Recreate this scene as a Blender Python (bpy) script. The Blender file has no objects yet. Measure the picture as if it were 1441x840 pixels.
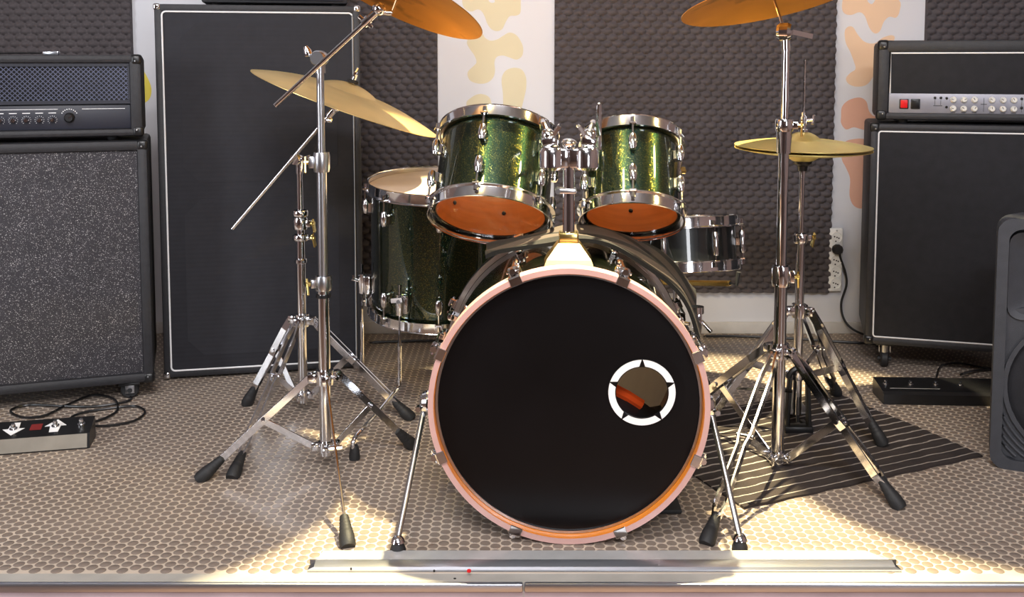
import bpy, bmesh, math, random
from mathutils import Vector, Matrix, Euler
random.seed(7)
PI = math.pi
S = bpy.context.scene
COL = S.collection

# ------------------------------------------------------------------ camera, world, lights
FPX, TH, CY, CAMH = 1400.0, math.radians(4.5), 200.0, 1.0
cam_d = bpy.data.cameras.new('camera')
cam = bpy.data.objects.new('camera', cam_d); COL.objects.link(cam)
cam.location = (0, 0, CAMH); cam.rotation_euler = (PI/2 - TH, 0, 0)
cam_d.sensor_width = 36.0; cam_d.sensor_fit = 'HORIZONTAL'
cam_d.lens = 36.0 * FPX / 1441.0
cam_d.shift_y = -(420.0 - CY) / 1441.0
cam_d.clip_start = 0.05
S.camera = cam

w = bpy.data.worlds.new('hall_ambience'); S.world = w; w.use_nodes = True
bgn = w.node_tree.nodes['Background']
bgn.inputs[0].default_value = (0.62, 0.62, 0.70, 1); bgn.inputs[1].default_value = 0.30
S.view_settings.view_transform = 'Standard'; S.view_settings.look = 'None'
S.view_settings.gamma = 1.0; S.view_settings.exposure = 0.0
S.view_settings.use_curve_mapping = False

def light(name, kind, loc, target, energy, color, **kw):
    d = bpy.data.lights.new(name, kind); d.energy = energy; d.color = color
    for k, v in kw.items(): setattr(d, k, v)
    o = bpy.data.objects.new(name, d); COL.objects.link(o); o.location = loc
    o.rotation_euler = (Vector(target) - Vector(loc)).to_track_quat('-Z', 'Y').to_euler()
    return o
light('fill_light_front', 'AREA', (-0.3, 0.2, 2.8), (0.0, 3.2, 0.6), 60, (1.0, 0.97, 0.97), shape='RECTANGLE', size=1.5, size_y=0.35)  # added soft fill from the front, no known lamp behind it
light('fill_light_rear', 'AREA', (0.3, -1.6, 2.8), (0.2, 3.2, 0.7), 78, (1.0, 0.97, 0.98), shape='RECTANGLE', size=1.5, size_y=0.35)  # second added fill from further back, source unseen
light('hall_window_left', 'AREA', (-2.9, 0.5, 1.35), (0.2, 2.6, 0.6), 46, (0.90, 0.95, 1.0), shape='RECTANGLE', size=0.45, size_y=1.6)
light('streak_light_rear', 'AREA', (1.9, -3.3, 1.5), (0.2, 2.6, 0.6), 60, (0.94, 0.96, 1.0), shape='RECTANGLE', size=0.7, size_y=1.7)  # added tall panel giving the chrome its bright streaks, not a known window
light('stage_spot_overhead', 'SPOT', (0.21, 2.46, 2.05), (0.36, 2.18, 0.0), 900, (1.0, 0.85, 0.50), spot_size=math.radians(66), spot_blend=0.12, shadow_soft_size=0.025)
light('stage_spot_amber_left', 'SPOT', (-0.65, 1.05, 2.6), (0.1, 2.4, 0.75), 120, (1.0, 0.74, 0.26), spot_size=math.radians(34), spot_blend=0.8, shadow_soft_size=0.08)
light('stage_spot_amber_right', 'SPOT', (2.2, 1.5, 2.4), (0.1, 2.4, 0.75), 130, (1.0, 0.74, 0.26), spot_size=math.radians(28), spot_blend=0.8, shadow_soft_size=0.08)

# ------------------------------------------------------------------ measuring helpers
def _ray(px, py):
    x = (px - 720.5)/FPX; u = (CY - py)/FPX
    return x, math.cos(TH) + math.sin(TH)*u, -math.sin(TH) + math.cos(TH)*u
def P(px, py, Y):
    r = _ray(px, py); t = Y/r[1]; return Vector((r[0]*t, Y, CAMH + r[2]*t))
def FL(px, py, z=0.0):
    r = _ray(px, py); t = (z - CAMH)/r[2]; return Vector((r[0]*t, r[1]*t, z))

# ------------------------------------------------------------------ materials
def lin(c):
    return tuple(((v/255.0)/12.92 if v/255.0 <= 0.04045 else ((v/255.0 + 0.055)/1.055)**2.4) for v in c)
MATS = {}
def mat(name, rgb, rough=0.5, metal=0.0, vary=0.12, scale=8.0, bump=0.0, bscale=60.0, coat=0.0, spec=0.5, coord='Object', stretch=None, alpha=None):
    m = bpy.data.materials.new(name); m.use_nodes = True; nt = m.node_tree; N = nt.nodes; L = nt.links
    b = N['Principled BSDF']; c = lin(rgb)
    b.inputs['Roughness'].default_value = rough; b.inputs['Metallic'].default_value = metal
    b.inputs['Specular IOR Level'].default_value = spec
    b.inputs['Coat Weight'].default_value = coat; b.inputs['Coat Roughness'].default_value = 0.03
    tc = N.new('ShaderNodeTexCoord'); src = tc.outputs[coord]
    if stretch:
        mp = N.new('ShaderNodeMapping'); mp.inputs['Scale'].default_value = stretch
        L.new(src, mp.inputs[0]); src = mp.outputs[0]
    n = N.new('ShaderNodeTexNoise'); n.inputs['Scale'].default_value = scale; n.inputs['Detail'].default_value = 4
    L.new(src, n.inputs['Vector'])
    r = N.new('ShaderNodeValToRGB')
    r.color_ramp.elements[0].position = 0.3; r.color_ramp.elements[1].position = 0.7
    r.color_ramp.elements[0].color = tuple(v*(1 - vary) for v in c) + (1,)
    r.color_ramp.elements[1].color = tuple(min(1, v*(1 + vary)) for v in c) + (1,)
    L.new(n.outputs['Fac'], r.inputs[0]); L.new(r.outputs[0], b.inputs['Base Color'])
    if bump:
        n2 = N.new('ShaderNodeTexNoise'); n2.inputs['Scale'].default_value = bscale; n2.inputs['Detail'].default_value = 3
        L.new(src, n2.inputs['Vector'])
        bp = N.new('ShaderNodeBump'); bp.inputs['Strength'].default_value = bump; bp.inputs['Distance'].default_value = 0.002
        L.new(n2.outputs['Fac'], bp.inputs['Height']); L.new(bp.outputs[0], b.inputs['Normal'])
    m['_src'] = 0
    MATS[name] = m; m_nodes[name] = (N, L, b, src, r)
    return m
m_nodes = {}
CHROME = mat('chrome', (226, 226, 230), 0.10, 1.0, 0.05, 14)
STEEL = mat('satin_steel', (190, 192, 198), 0.28, 1.0, 0.08, 20)
GOLDCH = mat('warm_chrome', (206, 184, 116), 0.24, 1.0, 0.08, 14)
RUBBER = mat('black_rubber', (30, 30, 32), 0.62, 0, 0.2, 30, 0.25, 200)
BLKMET = mat('black_metal', (22, 22, 24), 0.35, 0.0, 0.2, 20)
TOLEX = mat('black_tolex', (39, 39, 43), 0.55, 0, 0.18, 60, 0.5, 420)
PLASTIC = mat('charcoal_plastic', (56, 58, 64), 0.5, 0, 0.1, 40, 0.35, 600)
DARKFAB = mat('black_grille_cloth', (29, 29, 34), 0.85, 0, 0.2, 30, 0.4, 900)
WALL = mat('white_plaster', (212, 212, 217), 0.8, 0, 0.025, 3, 0.12, 40)
PLINTH = mat('worn_white_plinth', (206, 202, 198), 0.8, 0, 0.10, 14, 0.2, 40)
FOAM = mat('charcoal_foam', (78, 72, 74), 0.9, 0, 0.10, 25, 0.3, 700)
KHAKI = mat('khaki_wall_paint', (212, 202, 172), 0.8, 0, 0.04, 3)
PEACH = mat('peach_wall_paint', (226, 194, 164), 0.8, 0, 0.05, 3)
YELLOW = mat('yellow_wall_paint', (226, 206, 84), 0.8, 0, 0.05, 3)
SALMON = mat('salmon_wall_paint', (216, 168, 146), 0.8, 0, 0.06, 3)
GROUT = mat('pale_floor_grout', (202, 187, 170), 0.45, 0, 0.08, 5)
TILE = mat('taupe_floor_tile', (130, 117, 107), 0.38, 0, 0.14, 3, 0.1, 90, coord='Object')
CONC = mat('smooth_screed', (170, 166, 158), 0.5, 0, 0.14, 9)
FASCIA = mat('mauve_fascia', (176, 158, 164), 0.6, 0, 0.14, 7)
ALU = mat('brushed_aluminium', (206, 210, 220), 0.30, 1.0, 0.06, 30, stretch=(1, 40, 40))
ALUPL = mat('milky_aluminium', (214, 214, 214), 0.34, 0.55, 0.05, 30)
WHITE = mat('white_piping', (236, 236, 238), 0.5, 0, 0.02)
CREAM = mat('coated_drum_skin', (196, 176, 158), 0.6, 0, 0.06, 20)
BLKHEAD = mat('black_drum_skin', (12, 11, 13), 0.30, 0, 0.25, 4, spec=0.22)
HOOPW = mat('rose_hoop_lacquer', (200, 160, 154), 0.35, 0, 0.08, 10, coat=0.3)
AMBERW = mat('amber_maple_ply', (172, 98, 44), 0.35, 0, 0.18, 6, stretch=(1, 1, 12), coat=0.4)
ORANGEW = mat('orange_hoop_lacquer', (238, 140, 34), 0.35, 0, 0.12, 8, coat=0.4)
RED = mat('red_rocker', (214, 22, 30), 0.35, 0, 0.1)
LED = mat('display_red_unlit', (120, 40, 40), 0.4, 0, 0.1)
PANELG = mat('silver_control_panel', (142, 142, 152), 0.42, 0.35, 0.05, 30)
IVORY = mat('ivory_knob', (222, 220, 214), 0.35, 0, 0.05)
NAVY = mat('blue_black_panel', (34, 36, 48), 0.45, 0, 0.1)
GREYAL = mat('grey_pedal_metal', (146, 140, 130), 0.45, 0.4, 0.1, 20)
SOCKET = mat('white_socket_plastic', (232, 232, 230), 0.4, 0, 0.03)
HALLF = mat('hall_floor_wood', (120, 92, 74), 0.5, 0, 0.2, 4)
HALLW = mat('hall_wall_paint', (150, 128, 120), 0.8, 0, 0.1, 2)
CEIL = mat('ceiling_paint', (150, 148, 148), 0.9, 0, 0.1, 2)
PADGLOW = mat('painted_pad_glow', (255, 84, 14), 0.9, 0, 0.2, 18)  # orange light on the pad's top edge, put into the colour

def sparkle_shell():
    m = mat('green_sparkle_lacquer', (10, 40, 32), 0.24, 0.95, 0.25, 6)
    N, L, b, src, r = m_nodes[m.name]
    b.inputs['Coat Weight'].default_value = 1.0; b.inputs['Coat Roughness'].default_value = 0.02
    v = N.new('ShaderNodeTexVoronoi'); v.inputs['Scale'].default_value = 1100; L.new(src, v.inputs['Vector'])
    hs = N.new('ShaderNodeMix'); hs.data_type = 'RGBA'
    rp = N.new('ShaderNodeValToRGB'); e = rp.color_ramp.elements
    e[0].position = 0.0; e[0].color = (0.001, 0.010, 0.009, 1); e[1].position = 0.76; e[1].color = (0.004, 0.034, 0.028, 1)
    for ps, cl in ((0.80, (0.050, 0.050, 0.010, 1)), (0.96, (0.14, 0.125, 0.025, 1)), (0.995, (0.50, 0.48, 0.18, 1))):
        k = e.new(ps); k.color = cl
    sx = N.new('ShaderNodeSeparateColor'); L.new(v.outputs['Color'], sx.inputs[0]); L.new(sx.outputs[0], rp.inputs[0])
    L.new(rp.outputs[0], b.inputs['Base Color'])
    vm = N.new('ShaderNodeVectorMath'); vm.operation = 'SUBTRACT'; vm.inputs[1].default_value = (0.5, 0.5, 0.5)
    L.new(v.outputs['Color'], vm.inputs[0])
    sc = N.new('ShaderNodeVectorMath'); sc.operation = 'SCALE'; sc.inputs['Scale'].default_value = 0.13; L.new(vm.outputs[0], sc.inputs[0])
    g = N.new('ShaderNodeNewGeometry'); ad = N.new('ShaderNodeVectorMath'); L.new(g.outputs['Normal'], ad.inputs[0]); L.new(sc.outputs[0], ad.inputs[1])
    nm = N.new('ShaderNodeVectorMath'); nm.operation = 'NORMALIZE'; L.new(ad.outputs[0], nm.inputs[0]); L.new(nm.outputs[0], b.inputs['Normal'])
    return m
SPARK = sparkle_shell()
BLKSPARK = mat('black_sparkle_lacquer', (15, 19, 21), 0.3, 0.3, 0.3, 60, coat=1.0)

def sparkle_cloth():
    m = mat('silver_fleck_grille_cloth', (54, 52, 57), 0.85, 0, 0.15, 20, 0.5, 700)
    N, L, b, src, r = m_nodes[m.name]
    v = N.new('ShaderNodeTexNoise'); v.inputs['Scale'].default_value = 400; v.inputs['Detail'].default_value = 1; L.new(src, v.inputs['Vector'])
    rp = N.new('ShaderNodeValToRGB'); rp.color_ramp.elements[0].position = 0.62; rp.color_ramp.elements[1].position = 0.74
    rp.color_ramp.elements[0].color = (0, 0, 0, 1)
    L.new(v.outputs['Fac'], rp.inputs[0])
    mx = N.new('ShaderNodeMix'); mx.data_type = 'RGBA'; mx.inputs[7].default_value = (0.52, 0.50, 0.50, 1)
    L.new(rp.outputs[0], mx.inputs[0]); L.new(r.outputs[0], mx.inputs[6]); L.new(mx.outputs[2], b.inputs['Base Color'])
    return m
FLECK = sparkle_cloth()

def ribbed_cloth():
    m = mat('ribbed_black_grille_cloth', (37, 37, 43), 0.85, 0, 0.1, 30)
    N, L, b, src, r = m_nodes[m.name]
    wv = N.new('ShaderNodeTexWave'); wv.bands_direction = 'Z'; wv.inputs['Scale'].default_value = 22; wv.inputs['Distortion'].default_value = 0.6
    L.new(src, wv.inputs['Vector'])
    bp = N.new('ShaderNodeBump'); bp.inputs['Strength'].default_value = 0.10; bp.inputs['Distance'].default_value = 0.002
    L.new(wv.outputs['Fac'], bp.inputs['Height']); L.new(bp.outputs[0], b.inputs['Normal'])
    return m
RIBCLOTH = ribbed_cloth()

def cymbal_brass(name, rgb, dirt):
    m = mat(name, rgb, 0.42, 1.0, 0.16, 5)
    N, L, b, src, r = m_nodes[name]
    wv = N.new('ShaderNodeTexWave'); wv.wave_type = 'RINGS'; wv.rings_direction = 'Z'; wv.inputs['Scale'].default_value = 90; wv.inputs['Distortion'].default_value = 0.4
    L.new(src, wv.inputs['Vector'])
    bp = N.new('ShaderNodeBump'); bp.inputs['Strength'].default_value = 0.25; bp.inputs['Distance'].default_value = 0.001
    L.new(wv.outputs['Fac'], bp.inputs['Height']); L.new(bp.outputs[0], b.inputs['Normal'])
    n = N.new('ShaderNodeTexNoise'); n.inputs['Scale'].default_value = 9; n.inputs['Detail'].default_value = 5; L.new(src, n.inputs['Vector'])
    rp = N.new('ShaderNodeValToRGB'); rp.color_ramp.elements[0].position = 0.60; rp.color_ramp.elements[1].position = 0.72
    rp.color_ramp.elements[0].color = (0, 0, 0, 1); rp.color_ramp.elements[1].color = (dirt, dirt, dirt, 1)
    L.new(n.outputs['Fac'], rp.inputs[0])
    mx = N.new('ShaderNodeMix'); mx.data_type = 'RGBA'; mx.inputs[7].default_value = (0.10, 0.045, 0.012, 1)
    L.new(rp.outputs[0], mx.inputs[0]); L.new(r.outputs[0], mx.inputs[6]); L.new(mx.outputs[2], b.inputs['Base Color'])
    return m
BRASS = cymbal_brass('brilliant_brass', (250, 224, 146), 0.1)
BRONZE = cymbal_brass('smudged_bronze', (200, 142, 74), 0.8)
PALEBR = cymbal_brass('pale_worn_brass', (236, 206, 140), 0.2)

def striped_rug(name, axis, wide=0):
    m = mat(name, (13, 12, 13) if wide else (46, 38, 36), 0.95, 0, 0.25, 20, 0.6, 500)
    N, L, b, src, r = m_nodes[name]
    wv = N.new('ShaderNodeTexWave'); wv.bands_direction = axis; wv.inputs['Scale'].default_value = wide or 9.0
    wv.inputs['Distortion'].default_value = 1.2; wv.inputs['Detail'].default_value = 2; wv.inputs['Detail Scale'].default_value = 2.0
    L.new(src, wv.inputs['Vector'])
    rp = N.new('ShaderNodeValToRGB')
    if not wide:
        rp.color_ramp.elements[0].position = 0.92; rp.color_ramp.elements[1].position = 0.985
        stripe = (0.34, 0.30, 0.27, 1)
    else:
        rp.color_ramp.elements[0].position = 0.42; rp.color_ramp.elements[1].position = 0.62
        stripe = (0.055, 0.042, 0.037, 1)
    rp.color_ramp.elements[0].color = (0, 0, 0, 1)
    L.new(wv.outputs['Fac'], rp.inputs[0])
    mx = N.new('ShaderNodeMix'); mx.data_type = 'RGBA'; mx.inputs[7].default_value = stripe
    L.new(rp.outputs[0], mx.inputs[0]); L.new(r.outputs[0], mx.inputs[6]); L.new(mx.outputs[2], b.inputs['Base Color'])
    return m
RUG = striped_rug('striped_brown_rug', 'Y')
RUGTOP = striped_rug('striped_grey_carpet', 'Y', 3.4)

def film(name, tint, gloss):
    m = bpy.data.materials.new(name); m.use_nodes = True; nt = m.node_tree; N = nt.nodes; L = nt.links
    N.remove(N['Principled BSDF']); out = N['Material Output']
    t = N.new('ShaderNodeBsdfTransparent'); t.inputs[0].default_value = tint
    g = N.new('ShaderNodeBsdfGlossy'); g.inputs['Roughness'].default_value = 0.12
    n = N.new('ShaderNodeTexNoise'); n.inputs['Scale'].default_value = 12
    mr = N.new('ShaderNodeMapRange'); mr.inputs['To Min'].default_value = gloss*0.8; mr.inputs['To Max'].default_value = gloss*1.2
    L.new(n.outputs['Fac'], mr.inputs[0])
    x = N.new('ShaderNodeMixShader'); L.new(mr.outputs[0], x.inputs[0]); L.new(t.outputs[0], x.inputs[1]); L.new(g.outputs[0], x.inputs[2])
    L.new(x.outputs[0], out.inputs[0]); MATS[name] = m
    return m
CLEAR = film('clear_drum_skin', (0.93, 0.90, 0.86, 1), 0.07)
def frosted(name, col):
    m = bpy.data.materials.new(name); m.use_nodes = True; nt = m.node_tree; N = nt.nodes; L = nt.links
    N.remove(N['Principled BSDF']); out = N['Material Output']
    t = N.new('ShaderNodeBsdfTranslucent'); d = N.new('ShaderNodeBsdfDiffuse')
    n = N.new('ShaderNodeTexNoise'); n.inputs['Scale'].default_value = 15
    r = N.new('ShaderNodeValToRGB'); r.color_ramp.elements[0].color = tuple(v*0.9 for v in col) + (1,); r.color_ramp.elements[1].color = tuple(col) + (1,)
    L.new(n.outputs['Fac'], r.inputs[0]); L.new(r.outputs[0], t.inputs[0]); L.new(r.outputs[0], d.inputs[0])
    x = N.new('ShaderNodeMixShader'); x.inputs[0].default_value = 0.6; L.new(d.outputs[0], x.inputs[1]); L.new(t.outputs[0], x.inputs[2])
    L.new(x.outputs[0], out.inputs[0]); MATS[name] = m
    return m
FROST = frosted('frosted_drum_skin', (0.42, 0.36, 0.30))

# ------------------------------------------------------------------ mesh builder
def frame_of(d):
    d = Vector(d).normalized()
    a = Vector((0, 0, 1)) if abs(d.z) < 0.9 else Vector((1, 0, 0))
    u = d.cross(a).normalized(); v = u.cross(d).normalized()
    return d, u, v
class MB:
    def __init__(s): s.v = []; s.f = []
    def add(s, vs, fs):
        n = len(s.v); s.v += [Vector(p) for p in vs]; s.f += [tuple(i + n for i in f) for f in fs]; return s
    def box(s, c, d, rot=None, bev=0.0, seg=2):
        x, y, z = (q/2 for q in d); c = Vector(c)
        if bev > 0:
            bm = bmesh.new(); bmesh.ops.create_cube(bm, size=1.0)
            for vt in bm.verts: vt.co = Vector((vt.co.x*d[0], vt.co.y*d[1], vt.co.z*d[2]))
            bmesh.ops.bevel(bm, geom=bm.edges[:], offset=bev, segments=seg, profile=0.5, affect='EDGES')
            bm.verts.index_update(); vs = [vt.co.copy() for vt in bm.verts]; fs = [tuple(q.index for q in f.verts) for f in bm.faces]; bm.free()
        else:
            vs = [Vector(p) for p in ((-x,-y,-z),(x,-y,-z),(x,y,-z),(-x,y,-z),(-x,-y,z),(x,-y,z),(x,y,z),(-x,y,z))]
            fs = [(0,3,2,1),(4,5,6,7),(0,1,5,4),(1,2,6,5),(2,3,7,6),(3,0,4,7)]
        if rot is not None: vs = [rot @ p for p in vs]
        return s.add([p + c for p in vs], fs)
    def bar(s, p0, p1, wd, th, up=(0, 0, 1), bev=0.0):
        p0 = Vector(p0); p1 = Vector(p1); d = (p1 - p0); ln = d.length; d.normalize()
        up = Vector(up); u = up.cross(d)
        if u.length < 1e-4: u = Vector((1, 0, 0)).cross(d)
        u.normalize(); v = d.cross(u)
        M = Matrix((u, d, v)).transposed()
        return s.box((p0 + p1)/2, (wd, ln, th), M, bev, 1)
    def lathe(s, prof, o=(0, 0, 0), d=(0, 0, 1), n=24, closed=False, a0=0.0):
        o = Vector(o); d, u, v = frame_of(d); k = len(s.v); m = len(prof); idx = []
        for r, h in prof:
            if r < 1e-6: idx.append([len(s.v)]); s.v.append(o + d*h)
            else:
                row = []
                for i in range(n):
                    a = 2*PI*i/n + a0; row.append(len(s.v)); s.v.append(o + d*h + (u*math.cos(a) + v*math.sin(a))*r)
                idx.append(row)
        for j in range(m if closed else m - 1):
            A = idx[j]; B = idx[(j + 1) % m]
            for i in range(n):
                i2 = (i + 1) % n
                if len(A) == 1 and len(B) == 1: continue
                if len(A) == 1: s.f.append((A[0], B[i2], B[i]))
                elif len(B) == 1: s.f.append((A[i], A[i2], B[0]))
                else: s.f.append((A[i], A[i2], B[i2], B[i]))
        return s
    def cyl(s, p0, p1, r0, r1=None, n=14):
        p0 = Vector(p0); p1 = Vector(p1); r1 = r0 if r1 is None else r1; L = (p1 - p0).length
        return s.lathe([(0, 0), (r0, 0), (r1, L), (0, L)], p0, p1 - p0, n)
    def ball(s, c, r, n=12, sq=1.0):
        return s.lathe([(r*math.sin(PI*i/8) if 0 < i < 8 else 0, -r*sq*math.cos(PI*i/8)) for i in range(9)], c, (0, 0, 1), n)
    def tube(s, pts, r, n=8, closed=False):
        pts = [Vector(p) for p in pts]; m = len(pts); rings = []
        prev = None
        for i, p in enumerate(pts):
            a = pts[(i - 1) % m] if (closed or i > 0) else p; b = pts[(i + 1) % m] if (closed or i < m - 1) else p
            d = (b - a).normalized()
            if prev is None: _, u, v = frame_of(d)
            else:
                u = (prev - d*prev.dot(d)).normalized(); v = d.cross(u)
            prev = u; row = []
            for k in range(n):
                t = 2*PI*k/n; row.append(len(s.v)); s.v.append(p + (u*math.cos(t) + v*math.sin(t))*r)
            rings.append(row)
        for j in range(m if closed else m - 1):
            A = rings[j]; B = rings[(j + 1) % m]
            for k in range(n): s.f.append((A[k], A[(k+1) % n], B[(k+1) % n], B[k]))
        if not closed: s.f.append(tuple(reversed(rings[0]))); s.f.append(tuple(rings[-1]))
        return s
    def prism(s, outline, d):            # outline: 3D points in a plane, pushed along d
        d = Vector(d); n = len(outline); a = [Vector(p) for p in outline]; b = [p + d for p in a]
        return s.add(a + b, [tuple(range(n))[::-1], tuple(range(n, 2*n))] + [(i, (i+1) % n, n + (i+1) % n, n + i) for i in range(n)])
    def ringprism(s, outer, inner, d):
        d = Vector(d); n = len(outer); k = [Vector(p) for p in outer] + [Vector(p) for p in inner]
        vs = k + [p + d for p in k]; fs = []
        for i in range(n):
            j = (i+1) % n
            fs += [(i, n+i, n+j, j), (2*n+i, 2*n+j, 3*n+j, 3*n+i), (i, j, 2*n+j, 2*n+i), (n+i, 3*n+i, 3*n+j, n+j)]
        return s.add(vs, fs)
    def build(s, name, m, parent=None, world=True, smooth=35, loc=None):
        me = bpy.data.meshes.new(name); off = Vector((0, 0, 0))
        if parent is not None and world:
            q = parent
            while q is not None: off = off + q.location; q = q.parent
        if loc is not None: off = off + Vector(loc)
        me.from_pydata([tuple(p - off) for p in s.v], [], s.f); me.validate()
        bm = bmesh.new(); bm.from_mesh(me); bmesh.ops.recalc_face_normals(bm, faces=bm.faces); bm.to_mesh(me); bm.free()
        me.materials.append(m)
        if smooth: me.shade_smooth(); me.set_sharp_from_angle(angle=math.radians(smooth))
        o = bpy.data.objects.new(name, me); COL.objects.link(o)
        if parent is not None: o.parent = parent
        if loc is not None: o.location = loc
        return o
def rrect(wd, ht, r, n=5):
    out = []
    for cx, cy, a in ((wd/2-r, ht/2-r, 0), (-wd/2+r, ht/2-r, 90), (-wd/2+r, -ht/2+r, 180), (wd/2-r, -ht/2+r, 270)):
        for i in range(n + 1):
            t = math.radians(a + 90*i/n); out.append((cx + r*math.cos(t), cy + r*math.sin(t)))
    return out
def T(name, label, cat, loc=(0, 0, 0), rot=(0, 0, 0), group=None):
    o = bpy.data.objects.new(name, None); COL.objects.link(o); o.empty_display_size = 0.05
    o.location = loc; o.rotation_euler = rot; o['label'] = label; o['category'] = cat
    if group: o['group'] = group
    return o
def tag(o, label, cat, group=None):
    o['label'] = label; o['category'] = cat
    if group: o['group'] = group
    return o
def struct(o): o['kind'] = 'structure'; return o
def smooth_path(pts, n=6, closed=False):
    pts = [Vector(p) for p in pts]; m = len(pts); out = []
    rng = range(m) if closed else range(m - 1)
    for i in rng:
        if closed: p0, p1, p2, p3 = (pts[(i+k) % m] for k in (-1, 0, 1, 2))
        else: p0, p1, p2, p3 = pts[max(i-1, 0)], pts[i], pts[i+1], pts[min(i+2, m-1)]
        for k in range(n):
            t = k/n; out.append(0.5*((2*p1) + (p2 - p0)*t + (2*p0 - 5*p1 + 4*p2 - p3)*t*t + (3*p1 - p0 - 3*p2 + p3)*t**3))
    if not closed: out.append(pts[-1])
    return out

# ------------------------------------------------------------------ the setting
WY = 3.64                                    # back wall
EY = 1.852                                   # stage edge
floor = struct(MB().box((0, (1.885 + WY + 0.1)/2, -0.051), (5.6, WY + 0.1 - 1.885, 0.1)).build('floor', GROUT, smooth=0))
S3 = 0.02505
tile_me = MB().lathe([(0.0108, -0.0012), (0.0112, -0.0004), (0.0104, 0.0), (0, 0)], n=12, a0=PI/12).build('tile', TILE, floor, world=False, smooth=50)
spots = []
nx = int(4.6/(S3*math.sqrt(3)))
for j in range(int((WY - 1.895)/(S3/2)) + 1):
    y = 1.898 + j*S3/2
    for i in range(-nx//2 - 1, nx//2 + 2):
        x = (i + (0.5 if j % 2 else 0))*S3*math.sqrt(3) + 0.009
        if abs(x) < 0.56*y + 0.08 and y < WY - 0.012 and not (-0.385 < x < 0.745 and y < 1.94): spots.append((x, y))
vis = [q for q in spots if abs(q[0])*FPX/(q[1] + 0.09) < 712 and not (-0.37 < q[0] < 0.735 and q[1] < 1.965) and not (-0.12 < q[0] < 0.36 and q[1] < 2.05)]
vis.sort(key=lambda q: q[1]); near = set(vis[:298])
tile_me.location = (vis[0][0], vis[0][1], 0)
for q in vis[1:298]:
    o = tile_me.copy(); COL.objects.link(o); o.location = (q[0], q[1], 0)
mb = MB()
c12 = [(math.cos(PI/12 + PI*i/6), math.sin(PI/12 + PI*i/6)) for i in range(12)]
fc = [tuple(range(12))] + [(i, 12 + i, 12 + (i+1) % 12, (i+1) % 12) for i in range(12)]
for (x, y) in spots:
    if (x, y) in near: continue
    n = len(mb.v)
    mb.v += [Vector((x + 0.0106*a, y + 0.0106*b, 0)) for a, b in c12] + [Vector((x + 0.0112*a, y + 0.0112*b, -0.0011)) for a, b in c12]
    mb.f += [tuple(k + n for k in f) for f in fc]
far = mb.build('far_tiles', TILE, floor, world=False, smooth=0); far['kind'] = 'stuff'
border = struct(MB().box((0, (EY + 1.885)/2, -0.051), (5.6, 1.885 - EY, 0.102)).build('trim_1', CONC, smooth=0))
for i, (xa, xb) in enumerate(((-2.8, 0.0215), (0.0235, 2.8))):
    m_ = MB().box(((xa+xb)/2, EY - 0.002, -0.008), (xb - xa, 0.012, 0.018), None, 0.004)
    struct(m_.build('trim_%d' % (i + 2), ALU))
    struct(MB().box(((xa+xb)/2, EY + 0.012, -0.26), (xb - xa, 0.025, 0.484)).build('trim_%d' % (i + 4), FASCIA))
struct(MB().box((0, -1.1, -0.525), (7, 5.9, 0.05)).build('floor_hall', HALLF, smooth=0))
wall = struct(MB().box((0, WY + 0.06, 1.2), (6.3, 0.12, 3.6)).build('wall_back', WALL, smooth=0))
struct(MB().box((0, WY - 0.006, 0.022), (5.6, 0.012, 0.044), None, 0.003).build('baseboard_back', PLINTH))
struct(MB().box((0, -0.2, 3.05), (6.6, 7.8, 0.1)).build('ceiling', CEIL, smooth=0))
struct(MB().box((-3.2, -0.2, 1.24), (0.1, 7.8, 3.52)).build('wall_left', HALLW, smooth=0))
struct(MB().box((3.2, -0.2, 1.24), (0.1, 7.8, 3.52)).build('wall_right', HALLW, smooth=0))
struct(MB().box((0, -4.05, 1.24), (6.6, 0.1, 3.52)).build('wall_front', HALLW, smooth=0))

def blob(px, ox, oy, k, m, label):
    pts = [P(ox + x/k, oy + y/k, WY) for x, y in px]
    pts = smooth_path(pts, 4, True)
    o = MB().prism([Vector((p.x, WY + 0.0005, p.z)) for p in pts], (0, -0.0012, 0)).build('painted_blob', m, wall, world=False, smooth=0)
    o['label'] = label
blob([(160,0),(165,40),(190,75),(230,85),(270,70),(300,80),(325,120),(345,175),(375,215),(415,230),(455,215),(480,165),(510,120),(560,115),(590,90),(592,0),(600,-40),(500,-60),(405,-20),(400,15),(375,20),(355,5),(340,-40),(250,-80),(170,-50)], 620, 0, 5.247, KHAKI, 'pale khaki painted blob')
blob([(195,320),(215,360),(250,410),(265,460),(240,490),(205,525),(200,560),(225,600),(290,618),(350,608),(390,570),(402,520),(398,460),(415,420),(460,410),(510,425),(560,440),(600,415),(610,360),(595,310),(560,260),(510,240),(460,265),(420,290),(370,300),(330,280),(300,240),(250,245),(205,285)], 620, 0, 5.247, KHAKI, 'pale khaki painted blob')
blob([(450,600),(460,550),(490,515),(545,500),(600,515),(630,570),(632,650),(615,730),(600,790),(580,860),(520,880),(470,840),(462,760),(460,690)], 620, 0, 5.247, KHAKI, 'pale khaki painted blob')
blob([(190,765),(220,725),(270,697),(320,697),(360,720),(375,770),(370,840),(300,880),(220,860)], 620, 0, 5.247, KHAKI, 'pale khaki painted blob')
blob([(65,25),(75,50),(100,55),(130,45),(150,60),(165,100),(185,123),(205,115),(220,80),(240,62),(265,65),(278,40),(275,0),(200,-30),(188,0),(175,15),(160,5),(150,-20),(80,-20)], 1160, 0, 2.625, PEACH, 'peach painted blob')
blob([(75,120),(85,100),(105,100),(125,130),(150,155),(185,160),(215,140),(245,130),(260,140),(240,180),(200,200),(190,260),(160,310),(120,320),(90,310),(80,290),(95,270),(115,255),(110,230),(95,190),(80,160)], 1160, 0, 2.625, PEACH, 'peach painted blob')
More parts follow.
